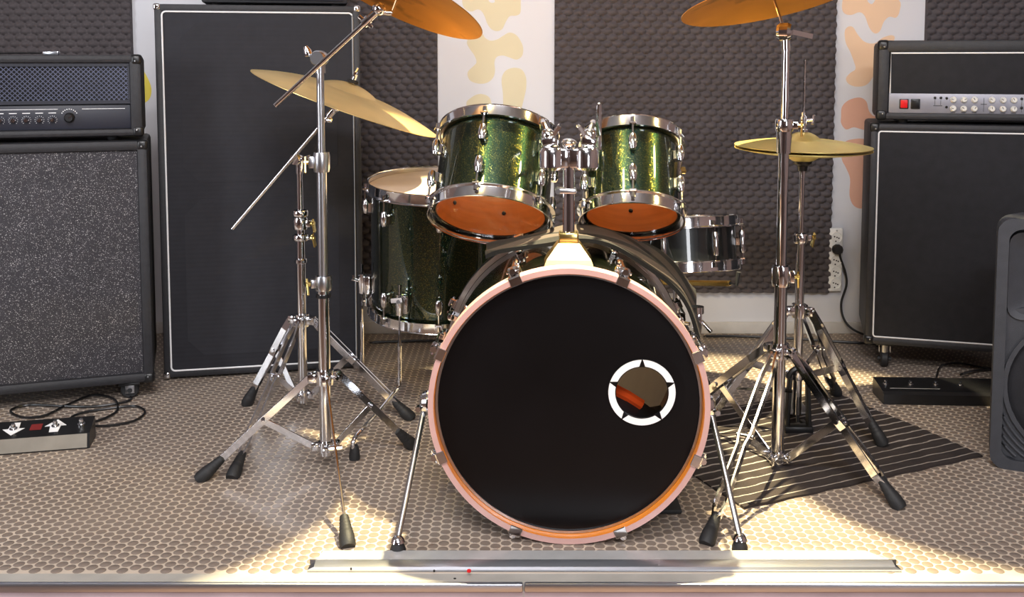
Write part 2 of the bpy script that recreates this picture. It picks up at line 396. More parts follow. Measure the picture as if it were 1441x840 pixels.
blob([(62,430),(65,395),(90,370),(130,360),(155,375),(165,410),(185,430),(220,430),(200,470),(150,480),(110,470),(80,478),(62,455)], 1160, 0, 2.625, SALMON, 'salmon painted blob')
blob([(65,560),(70,530),(100,515),(160,520),(180,600),(165,700),(155,760),(130,770),(105,755),(93,720),(95,660),(80,620),(65,590)], 1160, 0, 2.625, SALMON, 'salmon painted blob')

blob([(186,92),(194,96),(203,110),(209,126),(207,140),(198,147),(188,143)], 4, -2, 1.0, YELLOW, 'yellow painted blob')
def foam(x0, x1, z0, z1, label):
    px_, rw = 0.0405, 0.0228; A = 0.017; base = 0.012; kz = px_*0.866/rw
    nxx = int(round((x1 - x0)/(px_/10))); nz = int(round((z1 - z0)/(rw/6)))
    mb = MB(); y0 = WY - 0.0005
    for j in range(nz + 1):
        z = z0 + (z1 - z0)*j/nz
        for i in range(nxx + 1):
            x = x0 + (x1 - x0)*i/nxx; best = 9.0; r0 = math.floor(z/rw)
            for rr in (r0, r0 + 1):
                sh = 0.5 if rr % 2 else 0.0
                dx = ((x/px_ - sh + 0.5) % 1.0) - 0.5; dz = (z/rw - rr)*0.866
                best = min(best, dx*dx + dz*dz)
            mb.v.append(Vector((x, y0 - base - A*(1 - 3.0*best), z)))
    W = nxx + 1
    for j in range(nz):
        for i in range(nxx):
            a = j*W + i; mb.f.append((a, a + 1, a + W + 1, a + W))
    # closed rim back to the wall
    rim = [j for j in range(nxx + 1)] + [k*W + nxx for k in range(1, nz + 1)] + [nz*W + i for i in range(nxx - 1, -1, -1)] + [k*W for k in range(nz - 1, 0, -1)]
    n0 = len(mb.v)
    for r in rim: mb.v.append(Vector((mb.v[r].x, y0, mb.v[r].z)))
    for q in range(len(rim)):
        q2 = (q + 1) % len(rim); mb.f.append((rim[q2], rim[q], n0 + q, n0 + q2))
    o = mb.build('acoustic_foam_panel', FOAM, smooth=60)
    tag(o, label, 'foam panel', 'foam panels on the back wall')
pC0, pC1 = P(779, 410, WY), P(1165, 410, WY)
foam(pC0.x, pC1.x, pC0.z, 1.62, 'large charcoal egg-crate foam panel on wall behind the drum kit')
foam(P(505, 100, WY).x - 0.25, P(616, 100, WY).x, 0.16, 1.62, 'charcoal foam panel on wall beside the tall white-piped cabinet')
foam(-2.10, P(187, 40, WY).x, 0.16, 1.62, 'charcoal foam panel on wall above the fleck-grille guitar stack')
foam(P(1301, 40, WY).x, 2.2, 0.16, 1.62, 'charcoal foam panel on wall behind the silver-panel amplifier head')

# ------------------------------------------------------------------ amplifiers and cabinets (local: x right, y back, z up; front face at y = 0)
def cab_body(root, W, D, H, fr, rec, m, z0=0.0, bev=0.012):
    mb = MB()
    mb.box((0, rec + (D - rec)/2, z0 + H/2), (W - 0.004, D - rec, H - 0.004), None, bev)
    mb.box((0, 0.5*(rec + 0.03), z0 + H - fr/2), (W, rec + 0.03, fr), None, bev*0.8)
    mb.box((0, 0.5*(rec + 0.03), z0 + fr/2), (W, rec + 0.03, fr), None, bev*0.8)
    for sx in (-1, 1):
        mb.box((sx*(W/2 - fr/2), 0.5*(rec + 0.03), z0 + H/2), (fr, rec + 0.03, H), None, bev*0.8)
    return mb.build('body', m, root, world=False)
def corner(root, W, H, D, z0, sx, sz, m, s=0.032, screw=STEEL):
    c = Vector((sx*(W/2 - s/2 + 0.0025), s/2 - 0.0025, z0 + (H - s/2 + 0.0025 if sz > 0 else s/2 - 0.0025)))
    o = MB().box(c, (s, s, s), None, s*0.3, 3).build('corner_protector', m, root, world=False)
    MB().ball((c.x - sx*0.003, -0.003, c.z - sz*0.004), 0.0032, 8).build('screw', screw, o, world=False)
def piping(root, W, H, zc, r=0.0028, rad=0.012, y=-0.001, m=None):
    MB().tube([Vector((x, y, zc + z)) for x, z in rrect(W, H, rad, 4)], r, 6, True).build('piping', m or WHITE, root, world=False)
def caster(root, x, y, z, ax=(1, 0, 0)):
    o = MB().box((x, y, z - 0.006), (0.06, 0.06, 0.008), None, 0.002).build('caster', BLKMET, root, world=False)
    m2 = MB()
    for s in (-1, 1): m2.box((x + s*0.017*ax[0], y + 0.004 + s*0.017*ax[1], z - 0.022), (0.003 if ax[0] else 0.026, 0.026 if ax[0] else 0.003, 0.032), None, 0.001)
    m2.build('fork', STEEL, o, world=False)
    m3 = MB().lathe([(0, -0.012), (0.022, -0.012), (0.0265, -0.008), (0.0265, 0.008), (0.022, 0.012), (0, 0.012)], (x, y + 0.004, 0.0265), ax, 20)
    m3.cyl(Vector((x, y + 0.004, 0.0265)) - Vector(ax)*0.021, Vector((x, y + 0.004, 0.0265)) + Vector(ax)*0.021, 0.007, n=10)
    m3.build('wheel', RUBBER, o, world=False)
def handle_strap(root, z):
    pts = smooth_path([(-0.12, 0.14, z), (-0.09, 0.14, z + 0.012), (0, 0.14, z + 0.016), (0.09, 0.14, z + 0.012), (0.12, 0.14, z)], 5)
    MB().tube(pts, 0.007, 8).build('strap_handle', RUBBER, root, world=False)

# left 4x12: right front corner measured at P(209, ., 2.93); face turned to the kit
yawL = math.radians(18)
cr = P(210, 300, 2.90)
WL = 0.76
ctrL = Vector((cr.x - math.cos(yawL)*WL/2, cr.y - math.sin(yawL)*WL/2, 0))
g = T('guitar_cabinet', 'black guitar speaker cabinet with silver-flecked grille cloth on casters', 'speaker', ctrL, (0, 0, yawL))
cab_body(g, WL, 0.355, 0.722, 0.030, 0.012, TOLEX, 0.055)
MB().box((0, 0.0145, 0.055 + 0.361), (WL - 0.058, 0.006, 0.722 - 0.058), None, 0.002).build('grille_cloth', FLECK, g, world=False)
for sx in (-1, 1):
    for sz in (-1, 1): corner(g, WL, 0.722, 0.355, 0.055, sx, sz, BLKMET)
    caster(g, sx*0.31, 0.045, 0.055, (0, 1, 0)); caster(g, sx*0.31, 0.30, 0.055, (0, 1, 0))

WH = 0.735
crh = P(200, 135, 2.91)
ctrH = Vector((crh.x - math.cos(yawL)*WH/2, crh.y - math.sin(yawL)*WH/2, 0.7775))
g = T('amplifier_head', 'black tube amplifier head with diamond mesh grille and dark knob panel', 'amplifier', ctrH, (0, 0, yawL))
HH = 0.236; zz = 0.012
mb = MB()
mb.box((0, 0.13 + 0.02, zz + HH/2), (WH - 0.004, 0.22, HH - 0.004), None, 0.012)
mb.box((0, 0.03, zz + HH - 0.012), (WH, 0.06, 0.024), None, 0.009); mb.box((0, 0.03, zz + 0.011), (WH, 0.06, 0.022), None, 0.009)
for sx in (-1, 1): mb.box((sx*(WH/2 - 0.017), 0.03, zz + HH/2), (0.034, 0.06, HH), None, 0.009)
mb.build('body', TOLEX, g, world=False)
pw = WH - 0.068
MB().box((0, 0.024, zz + 0.057), (pw, 0.012, 0.070), None, 0.002).build('control_panel', NAVY, g, world=False)
fz0, fz1 = zz + 0.100, zz + 0.208
MB().box((0, 0.033, (fz0 + fz1)/2), (pw, 0.012, fz1 - fz0)).build('grille_backing', BLKMET, g, world=False)
mb = MB()
for (xa, za, xb, zb) in ((-pw/2, fz0, pw/2, fz0), (-pw/2, fz1, pw/2, fz1), (-pw/2, fz0, -pw/2, fz1), (pw/2, fz0, pw/2, fz1)):
    sx = 0.009
    mb.bar((xa, 0.015, za), (xb, 0.015, zb), 0.010, 0.010, (0, 1, 0))
mb.build('grille_frame', NAVY, g, world=False)
mb = MB(); hh_ = fz1 - fz0; st = 0.0134
k = -int(hh_/st) - 1
while True:                                   # expanded-metal lattice
    x0 = -pw/2 + k*st
    if x0 > pw/2 + hh_: break
    for sgn in (1, -1):
        xa, xb = (x0, x0 + hh_) if sgn > 0 else (x0 + hh_, x0)
        za, zb = fz0, fz1
        if sgn > 0:
            if xa < -pw/2: za += (-pw/2 - xa); xa = -pw/2
            if xb > pw/2: zb -= (xb - pw/2); xb = pw/2
        else:
            if xa > pw/2: za += (xa - pw/2); xa = pw/2
            if xb < -pw/2: zb -= (-pw/2 - xb); xb = -pw/2
        if zb - za > 0.004: mb.bar((xa, 0.016 + 0.001*sgn, za), (xb, 0.016 + 0.001*sgn, zb), 0.0020, 0.0022, (0, 1, 0))
    k += 1
o = mb.build('mesh_grille', mat('blued_mesh_steel', (96, 100, 122), 0.4, 0.5, 0.1, 30), g, world=False, smooth=0); o['kind'] = 'stuff'
def knob(root, x, z, r, m, y=0.018, ln=0.013, pm=IVORY):
    o = MB().lathe([(0, 0), (r*1.15, 0), (r*1.1, ln*0.35), (r*0.85, ln*0.5), (r*0.8, ln), (0, ln)], (x, y, z), (0, -1, 0), 16).build('knob', m, root, world=False)
    a = random.uniform(-1.5, 1.5)
    MB().bar((x, y - ln - 0.0003, z), (x + r*0.8*math.sin(a), y - ln - 0.0003, z + r*0.8*math.cos(a)), r*0.2, 0.0008, (0, 1, 0)).build('pointer', pm, o, world=False)
    return o
# panel knobs by pixel spacing 16 px ~ 33 mm, counted from the master knob at the inner end
mk = pw/2 - 0.165
mb = MB()
for i in range(14):
    x = mk - 0.045 - i*0.034
    if x < -pw/2 + 0.03: break
    knob(g, x, zz + 0.050, 0.0068, CHROME, pm=BLKMET)
    for q in range(11):
        a = math.radians(-135 + 27*q)
        mb.bar((x + 0.0105*math.sin(a), 0.0176, zz + 0.050 + 0.0105*math.cos(a)), (x + 0.0128*math.sin(a), 0.0176, zz + 0.050 + 0.0128*math.cos(a)), 0.0009, 0.0006, (0, 1, 0))
    mb.box((x, 0.0176, zz + 0.070), (0.020, 0.0006, 0.0022))
for xa, xb in ((mk + 0.034, pw/2 - 0.015), (mk - 0.225, mk - 0.03), (-pw/2 + 0.02, mk - 0.24)):
    mb.box(((xa + xb)/2, 0.0176, zz + 0.0805), (xb - xa, 0.0006, 0.0014))
for q in range(9):
    a = math.radians(-60 + 15*q)
    mb.bar((mk + 0.0225*math.sin(a - 0.06), 0.0176, zz + 0.058 + 0.0225*math.cos(a - 0.06)), (mk + 0.0225*math.sin(a + 0.06), 0.0176, zz + 0.058 + 0.0225*math.cos(a + 0.06)), 0.0025, 0.0006, (0, 1, 0))
mb.build('panel_print', WHITE, g, world=False, smooth=0)['kind'] = 'stuff'
knob(g, mk, zz + 0.056, 0.013, BLKMET, ln=0.02, pm=CHROME)
for sx in (-1, 1):
    for sz in (-1, 1): corner(g, WH, HH, 0.26, zz, sx, sz, BLKMET)
    for yy in (0.05, 0.2):
        MB().lathe([(0, -0.012), (0.014, -0.012), (0.017, 0), (0, 0)], (sx*0.28, yy, zz), n=14).build('rubber_foot', RUBBER, g, world=False)
pj = P(72, 76, 3.0); pj.z = ctrH.z + zz + HH + 0.0065
g = T('jack_adapter', 'small grey cable adapter lying on the diamond mesh amplifier head', 'adapter', pj)
MB().box(pj, (0.048, 0.014, 0.0125), None, 0.003).build('body', STEEL, g)
MB().tube(smooth_path([pj + Vector((-0.024, 0, 0)), pj + Vector((-0.10, -0.02, 0.0)), pj + Vector((-0.22, -0.06, -0.003)), pj + Vector((-0.30, -0.08, -0.003))], 5), 0.0028, 6).build('cord', BLKMET, g)

# tall 8x10 bass cabinet
a0, a1 = FL(231, 536), FL(512, 519)
dv = a1 - a0; yawB = math.atan2(dv.y, dv.x); WB = dv.length
mid = (a0 + a1)/2
HB = 1.176
g = T('bass_cabinet', 'tall black bass speaker cabinet with white piping around ribbed grille cloth', 'speaker', (mid.x, mid.y, 0), (0, 0, yawB))
cab_body(g, WB, 0.36, HB, 0.024, 0.006, TOLEX, 0.008, 0.008)
MB().box((0, 0.006, 0.008 + HB/2), (WB - 0.044, 0.010, HB - 0.044), None, 0.002).build('grille_cloth', RIBCLOTH, g, world=False)
piping(g, WB - 0.046, HB - 0.046, 0.008 + HB/2)
for k in range(2):                              # speaker-baffle outlines showing through the cloth
    zc = 0.008 + HB*(0.27 + 0.47*k)
    w2, h2, cc = (WB - 0.15), 0.50, 0.05
    oc = [(-w2/2+cc, -h2/2), (w2/2-cc, -h2/2), (w2/2, -h2/2+cc), (w2/2, h2/2-cc), (w2/2-cc, h2/2), (-w2/2+cc, h2/2), (-w2/2, h2/2-cc), (-w2/2, -h2/2+cc)]
    MB().prism([(x, 0.002, zc + z) for x, z in oc], (0, -0.0022, 0)).build('cloth_impression', RIBCLOTH, g, world=False, smooth=0)
for sx in (-1, 1):
    for sz in (-1, 1): corner(g, WB, HB, 0.36, 0.008, sx, sz, CHROME, 0.022)
for sx in (-1, 1):
    for yy in (0.05, 0.31): MB().cyl((sx*(WB/2 - 0.06), yy, 0), (sx*(WB/2 - 0.06), yy, 0.012), 0.016).build('foot', RUBBER, g, world=False)
top = T('bass_amplifier', 'black bass amplifier head lying on top of the tall cabinet', 'amplifier', (mid.x + 0.03, mid.y + 0.10, 0.008 + HB), (0, 0, yawB))
MB().box((0, 0.11, 0.075), (0.46, 0.24, 0.13), None, 0.008).build('body', TOLEX, top, world=False)
MB().box((0, -0.012, 0.075), (0.43, 0.008, 0.11), None, 0.002).build('front_panel', NAVY, top, world=False)
for sx in (-1, 1):
    for yy in (0.03, 0.19): MB().cyl((sx*0.19, yy, 0), (sx*0.19, yy, 0.011), 0.013).build('foot', RUBBER, top, world=False)
for i in range(7): knob(top, -0.17 + i*0.055, 0.07, 0.009, CHROME, y=-0.016, pm=BLKMET)

# right 4x12 and head
yawR = math.radians(-16)
WR = 0.765
cl = P(1221, 320, 3.19)
ctrR = Vector((cl.x + math.cos(yawR)*WR/2, cl.y + math.sin(yawR)*WR/2, 0))
g = T('guitar_cabinet', 'black guitar speaker cabinet with plain cloth and thin white piping on casters', 'speaker', ctrR, (0, 0, yawR))
cab_body(g, WR, 0.355, 0.722, 0.026, 0.010, TOLEX, 0.088)
MB().box((0, 0.010, 0.088 + 0.361), (WR - 0.048, 0.012, 0.722 - 0.048), None, 0.002).build('grille_cloth', DARKFAB, g, world=False)
piping(g, WR - 0.052, 0.722 - 0.052, 0.088 + 0.361, 0.0026, 0.008, 0.004)
for sx in (-1, 1):
    for sz in (-1, 1): corner(g, WR, 0.722, 0.355, 0.088, sx, sz, BLKMET)
    for yy in (0.06, 0.30):
        caster(g, sx*0.315, yy, 0.088)
        MB().cyl((sx*0.315, yy, 0.05), (sx*0.315, yy, 0.09), 0.012).build('caster_stem', STEEL, g, world=False)
WRH = 0.745
clh = P(1235, 110, 3.19)
ctrRH = Vector((clh.x + math.cos(yawR)*WRH/2, clh.y + math.sin(yawR)*WRH/2, 0.810))
g = T('amplifier_head', 'black amplifier head with silver control panel and white knobs', 'amplifier', ctrRH, (0, 0, yawR))
HR = 0.252; zz = 0.012
mb = MB()
mb.box((0, 0.13, zz + HR/2), (WRH - 0.004, 0.23, HR - 0.004), None, 0.014)
mb.box((0, 0.02, zz + HR - 0.019), (WRH, 0.04, 0.038), None, 0.010); mb.box((0, 0.02, zz + 0.012), (WRH, 0.04, 0.024), None, 0.009)
for sx in (-1, 1): mb.box((sx*(WRH/2 - 0.018), 0.02, zz + HR/2), (0.036, 0.04, HR), None, 0.010)
mb.build('body', TOLEX, g, world=False)
pw = WRH - 0.072
MB().box((0, 0.011, zz + 0.148), (pw, 0.012, 0.134), None, 0.002).build('grille_cloth', DARKFAB, g, world=False)
ptop = zz + HR - 0.040
MB().tube([(-pw/2 + 0.003, 0.003, zz + 0.084), (-pw/2 + 0.003, 0.003, ptop), (pw/2 - 0.003, 0.003, ptop), (pw/2 - 0.003, 0.003, zz + 0.084)], 0.0028, 6).build('piping', WHITE, g, world=False)
pan = MB().box((0, 0.008, zz + 0.053), (pw, 0.012, 0.062), None, 0.0015).build('control_panel', PANELG, g, world=False)
lx = -pw/2
sc = 0.00244                                     # metres per measured pixel on this panel (1247 px at lx)
for x, m in ((1265.5, RED), (1279.5, BLKMET)):
    X = lx + (x - 1247)*sc
    o = MB().box((X, 0.0015, zz + 0.051), (0.0275, 0.008, 0.032), None, 0.002).build('rocker_frame', BLKMET, g, world=False)
    MB().box((X, -0.003, zz + 0.051), (0.021, 0.006, 0.026), Matrix.Rotation(0.12, 3, 'X'), 0.002).build('rocker_switch', m, o, world=False)
for row, zk in ((0, zz + 0.066), (1, zz + 0.038)):
    for x in (1325, 1337.5, 1350, 1370.5, 1383.5, 1396, 1413.5, 1427, 1440, 1453, 1470, 1483, 1496):
        knob(g, lx + (x - 1247)*sc, zk, 0.0085, IVORY, y=0.002, pm=BLKMET)
    for x in (1317, 1405, 1462): MB().ball((lx + (x - 1247)*sc, 0.001, zk + 0.004), 0.0042, 8).build('toggle', BLKMET, g, world=False)
for x in (1303, 1310): MB().ball((lx + (x - 1247)*sc, 0.001, zz + 0.071), 0.0042, 8).build('jack', BLKMET, g, world=False)
mb = MB()
for x in (1303, 1310): mb.box((lx + (x - 1247)*sc, 0.0016, zz + 0.056), (0.0012, 0.0006, 0.016))
mb.box((lx + (1306.5 - 1247)*sc, 0.0016, zz + 0.046), (0.026, 0.0006, 0.002))
for x in (1361, 1405, 1435): mb.box((lx + (x - 1247)*sc, 0.0016, zz + 0.050), (0.0011, 0.0006, 0.044))
for x in (1325, 1337.5, 1350, 1370.5, 1383.5, 1396, 1413.5, 1427): mb.box((lx + (x - 1247)*sc, 0.0016, zz + 0.0255), (0.014, 0.0006, 0.0018))
mb.box((lx + (1361 - 1247)*sc, 0.0016, zz + 0.052), (0.018, 0.0006, 0.0018))
mb.build('panel_print', BLKMET, g, world=False, smooth=0)['kind'] = 'stuff'
for sx in (-1, 1):
    for sz in (-1, 1): corner(g, WRH, HR, 0.24, zz, sx, sz, BLKMET, 0.036)
    for yy in (0.05, 0.2): MB().lathe([(0, -0.012), (0.014, -0.012), (0.017, 0), (0, 0)], (sx*0.29, yy, zz), n=14).build('rubber_foot', RUBBER, g, world=False)

# moulded PA speaker at the stage side
p0 = FL(1392, 657); PAY = math.radians(-24)
g = T('stage_monitor_speaker', 'charcoal moulded plastic loudspeaker with round woofer grille standing beside striped rug', 'speaker', (p0.x + 0.205*math.cos(PAY), p0.y + 0.205*math.sin(PAY), 0), (0, 0, PAY))
WP, HP = 0.41, 0.625
out_ = rrect(WP, HP, 0.035, 6); inn = rrect(WP - 0.05, HP - 0.05, 0.03, 6)
mb = MB()
mb.ringprism([(x, 0.0, HP/2 + z) for x, z in out_], [(x, 0.0, HP/2 + z) for x, z in inn], (0, 0.085, 0))
bk = rrect(WP*0.8, HP*0.94, 0.05, 6)
n = len(out_)
mb.add([(x, 0.085, HP/2 + z) for x, z in out_] + [(x, 0.30, HP/2 + z) for x, z in bk], [(i, (i+1) % n, n + (i+1) % n, n + i) for i in range(n)] + [tuple(range(n, 2*n)), tuple(range(n))])
mb.build('body', PLASTIC, g, world=False)
# horn: flared funnel in the upper bay
def rect_loop(wd, ht, r, y, zc): return [Vector((x, y, zc + z)) for x, z in rrect(wd, ht, r, 4)]
loops = [rect_loop(WP - 0.052, 0.215, 0.03, 0.004, 0.485), rect_loop(WP - 0.075, 0.195, 0.028, 0.012, 0.487), rect_loop(0.24, 0.13, 0.03, 0.045, 0.48), rect_loop(0.10, 0.07, 0.025, 0.072, 0.475), rect_loop(0.05, 0.05, 0.02, 0.084, 0.475)]
vs = [p for l in loops for p in l]; n = len(loops[0]); fs = []
for j in range(len(loops) - 1):
    for i in range(n): fs.append((j*n + i, j*n + (i+1) % n, (j+1)*n + (i+1) % n, (j+1)*n + i))
fs.append(tuple(range((len(loops)-1)*n, len(loops)*n)))
MB().add(vs, fs).build('horn', PLASTIC, g, world=False)
bz = 0.215
mb = MB(); circ = [(0.176*math.cos(2*PI*i/48), bz + 0.176*math.sin(2*PI*i/48)) for i in range(48)]
sq = []
for i in range(48):
    a = 2*PI*i/48; c, s_ = math.cos(a), math.sin(a); k = 1/max(abs(c)/((WP - 0.05)/2), abs(s_)/0.19); sq.append((k*c, bz + k*s_))
mb.ringprism([(x, 0.012, z) for x, z in sq], [(x, 0.012, z) for x, z in circ], (0, 0.03, 0))
mb.lathe([(0.176, 0), (0.183, -0.004), (0.183, -0.010), (0.172, -0.010), (0.172, 0.0)], (0, 0.012, bz), (0, 1, 0), 48, True)
mb.build('baffle', PLASTIC, g, world=False)
MB().lathe([(0.173, 0.0), (0.15, -0.010), (0.08, -0.016), (0, -0.018)], (0, 0.020, bz), (0, 1, 0), 40).build('woofer_grille', DARKFAB, g, world=False)
for sx in (-1, 1):
    for k in range(4):
        r = 0.196 + 0.0125*k; mb = MB(); a_lo, a_hi = (200 + 3*k, 243 - 4*k)
        pts = []
        for i in range(9):
            a = math.radians(a_lo + (a_hi - a_lo)*i/8); x = r*math.cos(a); z = bz + r*math.sin(a)
            if abs(x) < WP/2 - 0.02 and z > 0.016: pts.append(Vector((x if sx < 0 else -x, 0.009, z)))
        if len(pts) > 2: mb.tube(pts, 0.0036, 6).build('vent_fin', PLASTIC, g, world=False)
MB().box((-0.06, 0.06, HP + 0.002), (0.075, 0.03, 0.008), None, 0.003).build('top_latch', PLASTIC, g, world=False)
MB().ball((-0.125, 0.06, HP), 0.006, 8).build('screw', STEEL, g, world=False)

# ------------------------------------------------------------------ drums (local z is the drum axis, z = 0 the lower edge)
def drum(root, R, D, nl, phase, lug='bullet', bottom='clear', topm=None, lug_split=True, shell=SPARK, hoop_h=0.026):
    MB().lathe([(R, 0), (R, D), (R - 0.007, D), (R - 0.007, 0)], (0, 0, 0), (0, 0, 1), 56, True).build('shell', shell, root, world=False)
    # inner veneer seen through the clear skin
    MB().lathe([(R - 0.0072, 0.002), (R - 0.0072, D - 0.002), (R - 0.0085, D - 0.002), (R - 0.0085, 0.002)], (0, 0, 0), (0, 0, 1), 56, True).build('inner_ply', AMBERW, root, world=False)
    for zt, sg, nm, hm in ((D, 1, 'batter_head', topm or FROST), (0, -1, 'resonant_head', CLEAR if bottom == 'clear' else CREAM)):
        rr = R + 0.006
        MB().lathe([(rr, -0.010*sg), (rr, 0.001*sg), (R - 0.001, 0.0035*sg), (R*0.5, 0.0040*sg), (0, 0.0042*sg)], (0, 0, zt), (0, 0, 1), 56).build(nm, hm, root, world=False)
        prof = [(R + 0.0075, -0.013), (R + 0.0075, hoop_h*0.45), (R + 0.0065, hoop_h*0.5), (R + 0.011, hoop_h*0.55), (R + 0.012, hoop_h*0.60), (R + 0.0102, hoop_h*0.64), (R + 0.0095, hoop_h*0.46), (R + 0.0095, -0.010), (R + 0.016, -0.0125), (R + 0.016, -0.0145), (R + 0.0095, -0.0145)]
        hb = MB().lathe([(r, h*sg) for r, h in prof], (0, 0, zt), (0, 0, 1), 56, True)
        for i in range(nl):
            a = phase + 2*PI*i/nl; c = Vector((math.cos(a), math.sin(a), 0))
            M = Matrix.Rotation(a, 3, 'Z'); hb.box(c*(R + 0.0165) + Vector((0, 0, zt - 0.012*sg)), (0.015, 0.017, 0.006), M, 0.0015, 1)
        hb.build('rim_hoop', CHROME, root, world=False)
    bb = MB()
    for i in range(nl):
        a = phase + 2*PI*i/nl; c = Vector((math.cos(a), math.sin(a), 0))
        for zl in (min(0.062, D*0.3), D - min(0.062, D*0.3)): bb.ball(c*(R - 0.009) + Vector((0, 0, zl)), 0.0055, 8)
    bb.build('inner_bolts', BLKMET, root, world=False)['kind'] = 'stuff'
    for i in range(nl):
        a = phase + 2*PI*i/nl; c = Vector((math.cos(a), math.sin(a), 0)); M = Matrix.Rotation(a, 3, 'Z')
        ends = (1, -1)
        if lug == 'tube':
            zc = D/2; mb = MB()
            mb.lathe([(0, -0.032), (0.006, -0.032), (0.0085, -0.026), (0.0085, 0.026), (0.006, 0.032), (0, 0.032)], c*(R + 0.017) + Vector((0, 0, zc)), (0, 0, 1), 14)
            mb.box(c*(R + 0.006) + Vector((0, 0, zc)), (0.016, 0.010, 0.022), M, 0.002, 1)
            mb.build('lug', CHROME, root, world=False)
        for sg in ends:
            zt = D if sg > 0 else 0; zl = zt - sg*min(0.062, D*0.3)
            if lug != 'tube':
                mb = MB(); o = c*(R + 0.015) + Vector((0, 0, zl))
                mb.lathe([(0, -0.020*sg), (0.0065, -0.019*sg), (0.0098, -0.012*sg), (0.0105, 0.004*sg), (0.0085, 0.017*sg), (0.0058, 0.021*sg), (0, 0.021*sg)], o, (0, 0, 1), 14)
                mb.box(c*(R + 0.006) + Vector((0, 0, zl - 0.003*sg)), (0.016, 0.015, 0.028), M, 0.003, 1)
                mb.build('lug', CHROME, root, world=False)
            zs = zl if lug != 'tube' else D/2
            mb = MB(); q = c*(R + 0.0165)
            mb.cyl(q + Vector((0, 0, zs)), q + Vector((0, 0, zt + sg*0.002)), 0.0028, n=8)
            mb.cyl(q + Vector((0, 0, zt - sg*0.008)), q + Vector((0, 0, zt + sg*0.004)), 0.0052, n=8)
            mb.build('tension_rod', CHROME, root, world=False)

def tilt_root(name, label, cat, foot, axis, spin=0.0, group=None):
    q = Vector(axis).normalized().to_track_quat('Z', 'Y')
    r = T(name, label, cat, foot, (0, 0, 0), group)
    r.rotation_euler = (q.to_matrix() @ Matrix.Rotation(spin, 3, 'Z')).to_euler()
    return r

# bass drum: built in world axes around its own centre line
BR, BD_, BX, BY, BZ = 0.2915, 0.455, 0.1165, 2.003, 0.2925
byaw = math.radians(-2.0)
g = T('bass_drum', 'large bass drum with black front skin and white ring around port hole', 'drum', (BX, BY, 0), (0, 0, byaw))
C0 = Vector((0, 0, BZ)); AX = (0, 1, 0)
SR = 0.2795
MB().lathe([(SR, 0.045), (SR, BD_ - 0.045), (SR - 0.008, BD_ - 0.045), (SR - 0.008, 0.045)], C0, AX, 72, True).build('shell', SPARK, g, world=False)
MB().lathe([(SR - 0.0082, 0.047), (SR - 0.0082, BD_ - 0.047), (SR - 0.0095, BD_ - 0.047), (SR - 0.0095, 0.047)], C0, AX, 72, True).build('inner_ply', AMBERW, g, world=False)
hp = MB().lathe([(BR, 0.0), (BR, 0.040), (BR - 0.0115, 0.040), (BR - 0.0115, 0.0)], C0, AX, 96, True).build('front_hoop', HOOPW, g, world=False, smooth=40)
MB().lathe([(BR - 0.0118, 0.0015), (BR - 0.0118, 0.032), (BR - 0.0125, 0.032), (BR - 0.0125, 0.0015)], C0, AX, 96, True).build('hoop_inlay', ORANGEW, hp, world=False)
hr = MB().lathe([(BR, BD_ - 0.040), (BR, BD_), (BR - 0.0115, BD_), (BR - 0.0115, BD_ - 0.040)], C0, AX, 96, True).build('batter_hoop', STEEL, g, world=False, smooth=40)
MB().lathe([(BR + 0.0015, BD_ - 0.026), (BR + 0.0015, BD_ - 0.016), (BR - 0.002, BD_ - 0.016), (BR - 0.002, BD_ - 0.026)], C0, AX, 96, True).build('hoop_groove', BLKMET, hr, world=False)
# front skin with its port hole
hc = Vector((0.1525, 0, 0.0275)); hr_ = 0.0545; rs = BR - 0.0175
mb = MB(); n = 72
outer = [Vector((rs*math.cos(2*PI*i/n), 0.024, BZ + rs*math.sin(2*PI*i/n))) for i in range(n)]
midl = [Vector((hc.x + 0.09*math.cos(2*PI*i/n), 0.022, BZ + hc.z + 0.09*math.sin(2*PI*i/n))) for i in range(n)]
inner = [Vector((hc.x + hr_*math.cos(2*PI*i/n), 0.022, BZ + hc.z + hr_*math.sin(2*PI*i/n))) for i in range(n)]
inb = [p + Vector((0, 0.002, 0)) for p in inner]
mb.add(outer + midl + inner + inb, [(k*n + i, k*n + (i+1) % n, (k+1)*n + (i+1) % n, (k+1)*n + i) for k in range(3) for i in range(n)])
hd = mb.build('front_head', BLKHEAD, g, world=False, smooth=0)
MB().lathe([(rs + 0.004, 0.020), (rs + 0.004, 0.028), (rs - 0.0005, 0.028), (rs - 0.0015, 0.020)], C0, AX, 96, True).build('flesh_hoop', STEEL, g, world=False)
rg = MB().lathe([(hr_ + 0.0015, 0.0195), (hr_ + 0.016, 0.0195), (hr_ + 0.016, 0.0218), (hr_ - 0.001, 0.0218), (hr_ - 0.001, 0.0205)], C0 + hc, AX, 64, True).build('port_ring', BLKHEAD, hd, world=False)
for k in range(5):
    ac = math.radians(90 + 36 + 72*k); ro, ri = 0.0695, 0.0555
    ha, hi_ = math.radians(35.0), math.radians(29.5)
    oa = [(ro*math.cos(ac - ha + 2*ha*i/14), ro*math.sin(ac - ha + 2*ha*i/14)) for i in range(15)]
    ia = [(ri*math.cos(ac + hi_ - 2*hi_*i/14), ri*math.sin(ac + hi_ - 2*hi_*i/14)) for i in range(15)]
    MB().prism([C0 + hc + Vector((x, 0.0194, z)) for x, z in oa + ia], (0, -0.0008, 0)).build('ring_segment', WHITE, hd, world=False, smooth=0)
MB().lathe([(SR - 0.004, BD_ - 0.040), (SR*0.5, BD_ - 0.038), (0, BD_ - 0.0375)], C0, AX, 64).build('batter_head', FROST, g, world=False)
mb = MB()                                      # damping pad lying in the shell
pts = [Vector((-0.20 + 0.4*i/10, 0, 0)) for i in range(11)]
vs = []; fs = []
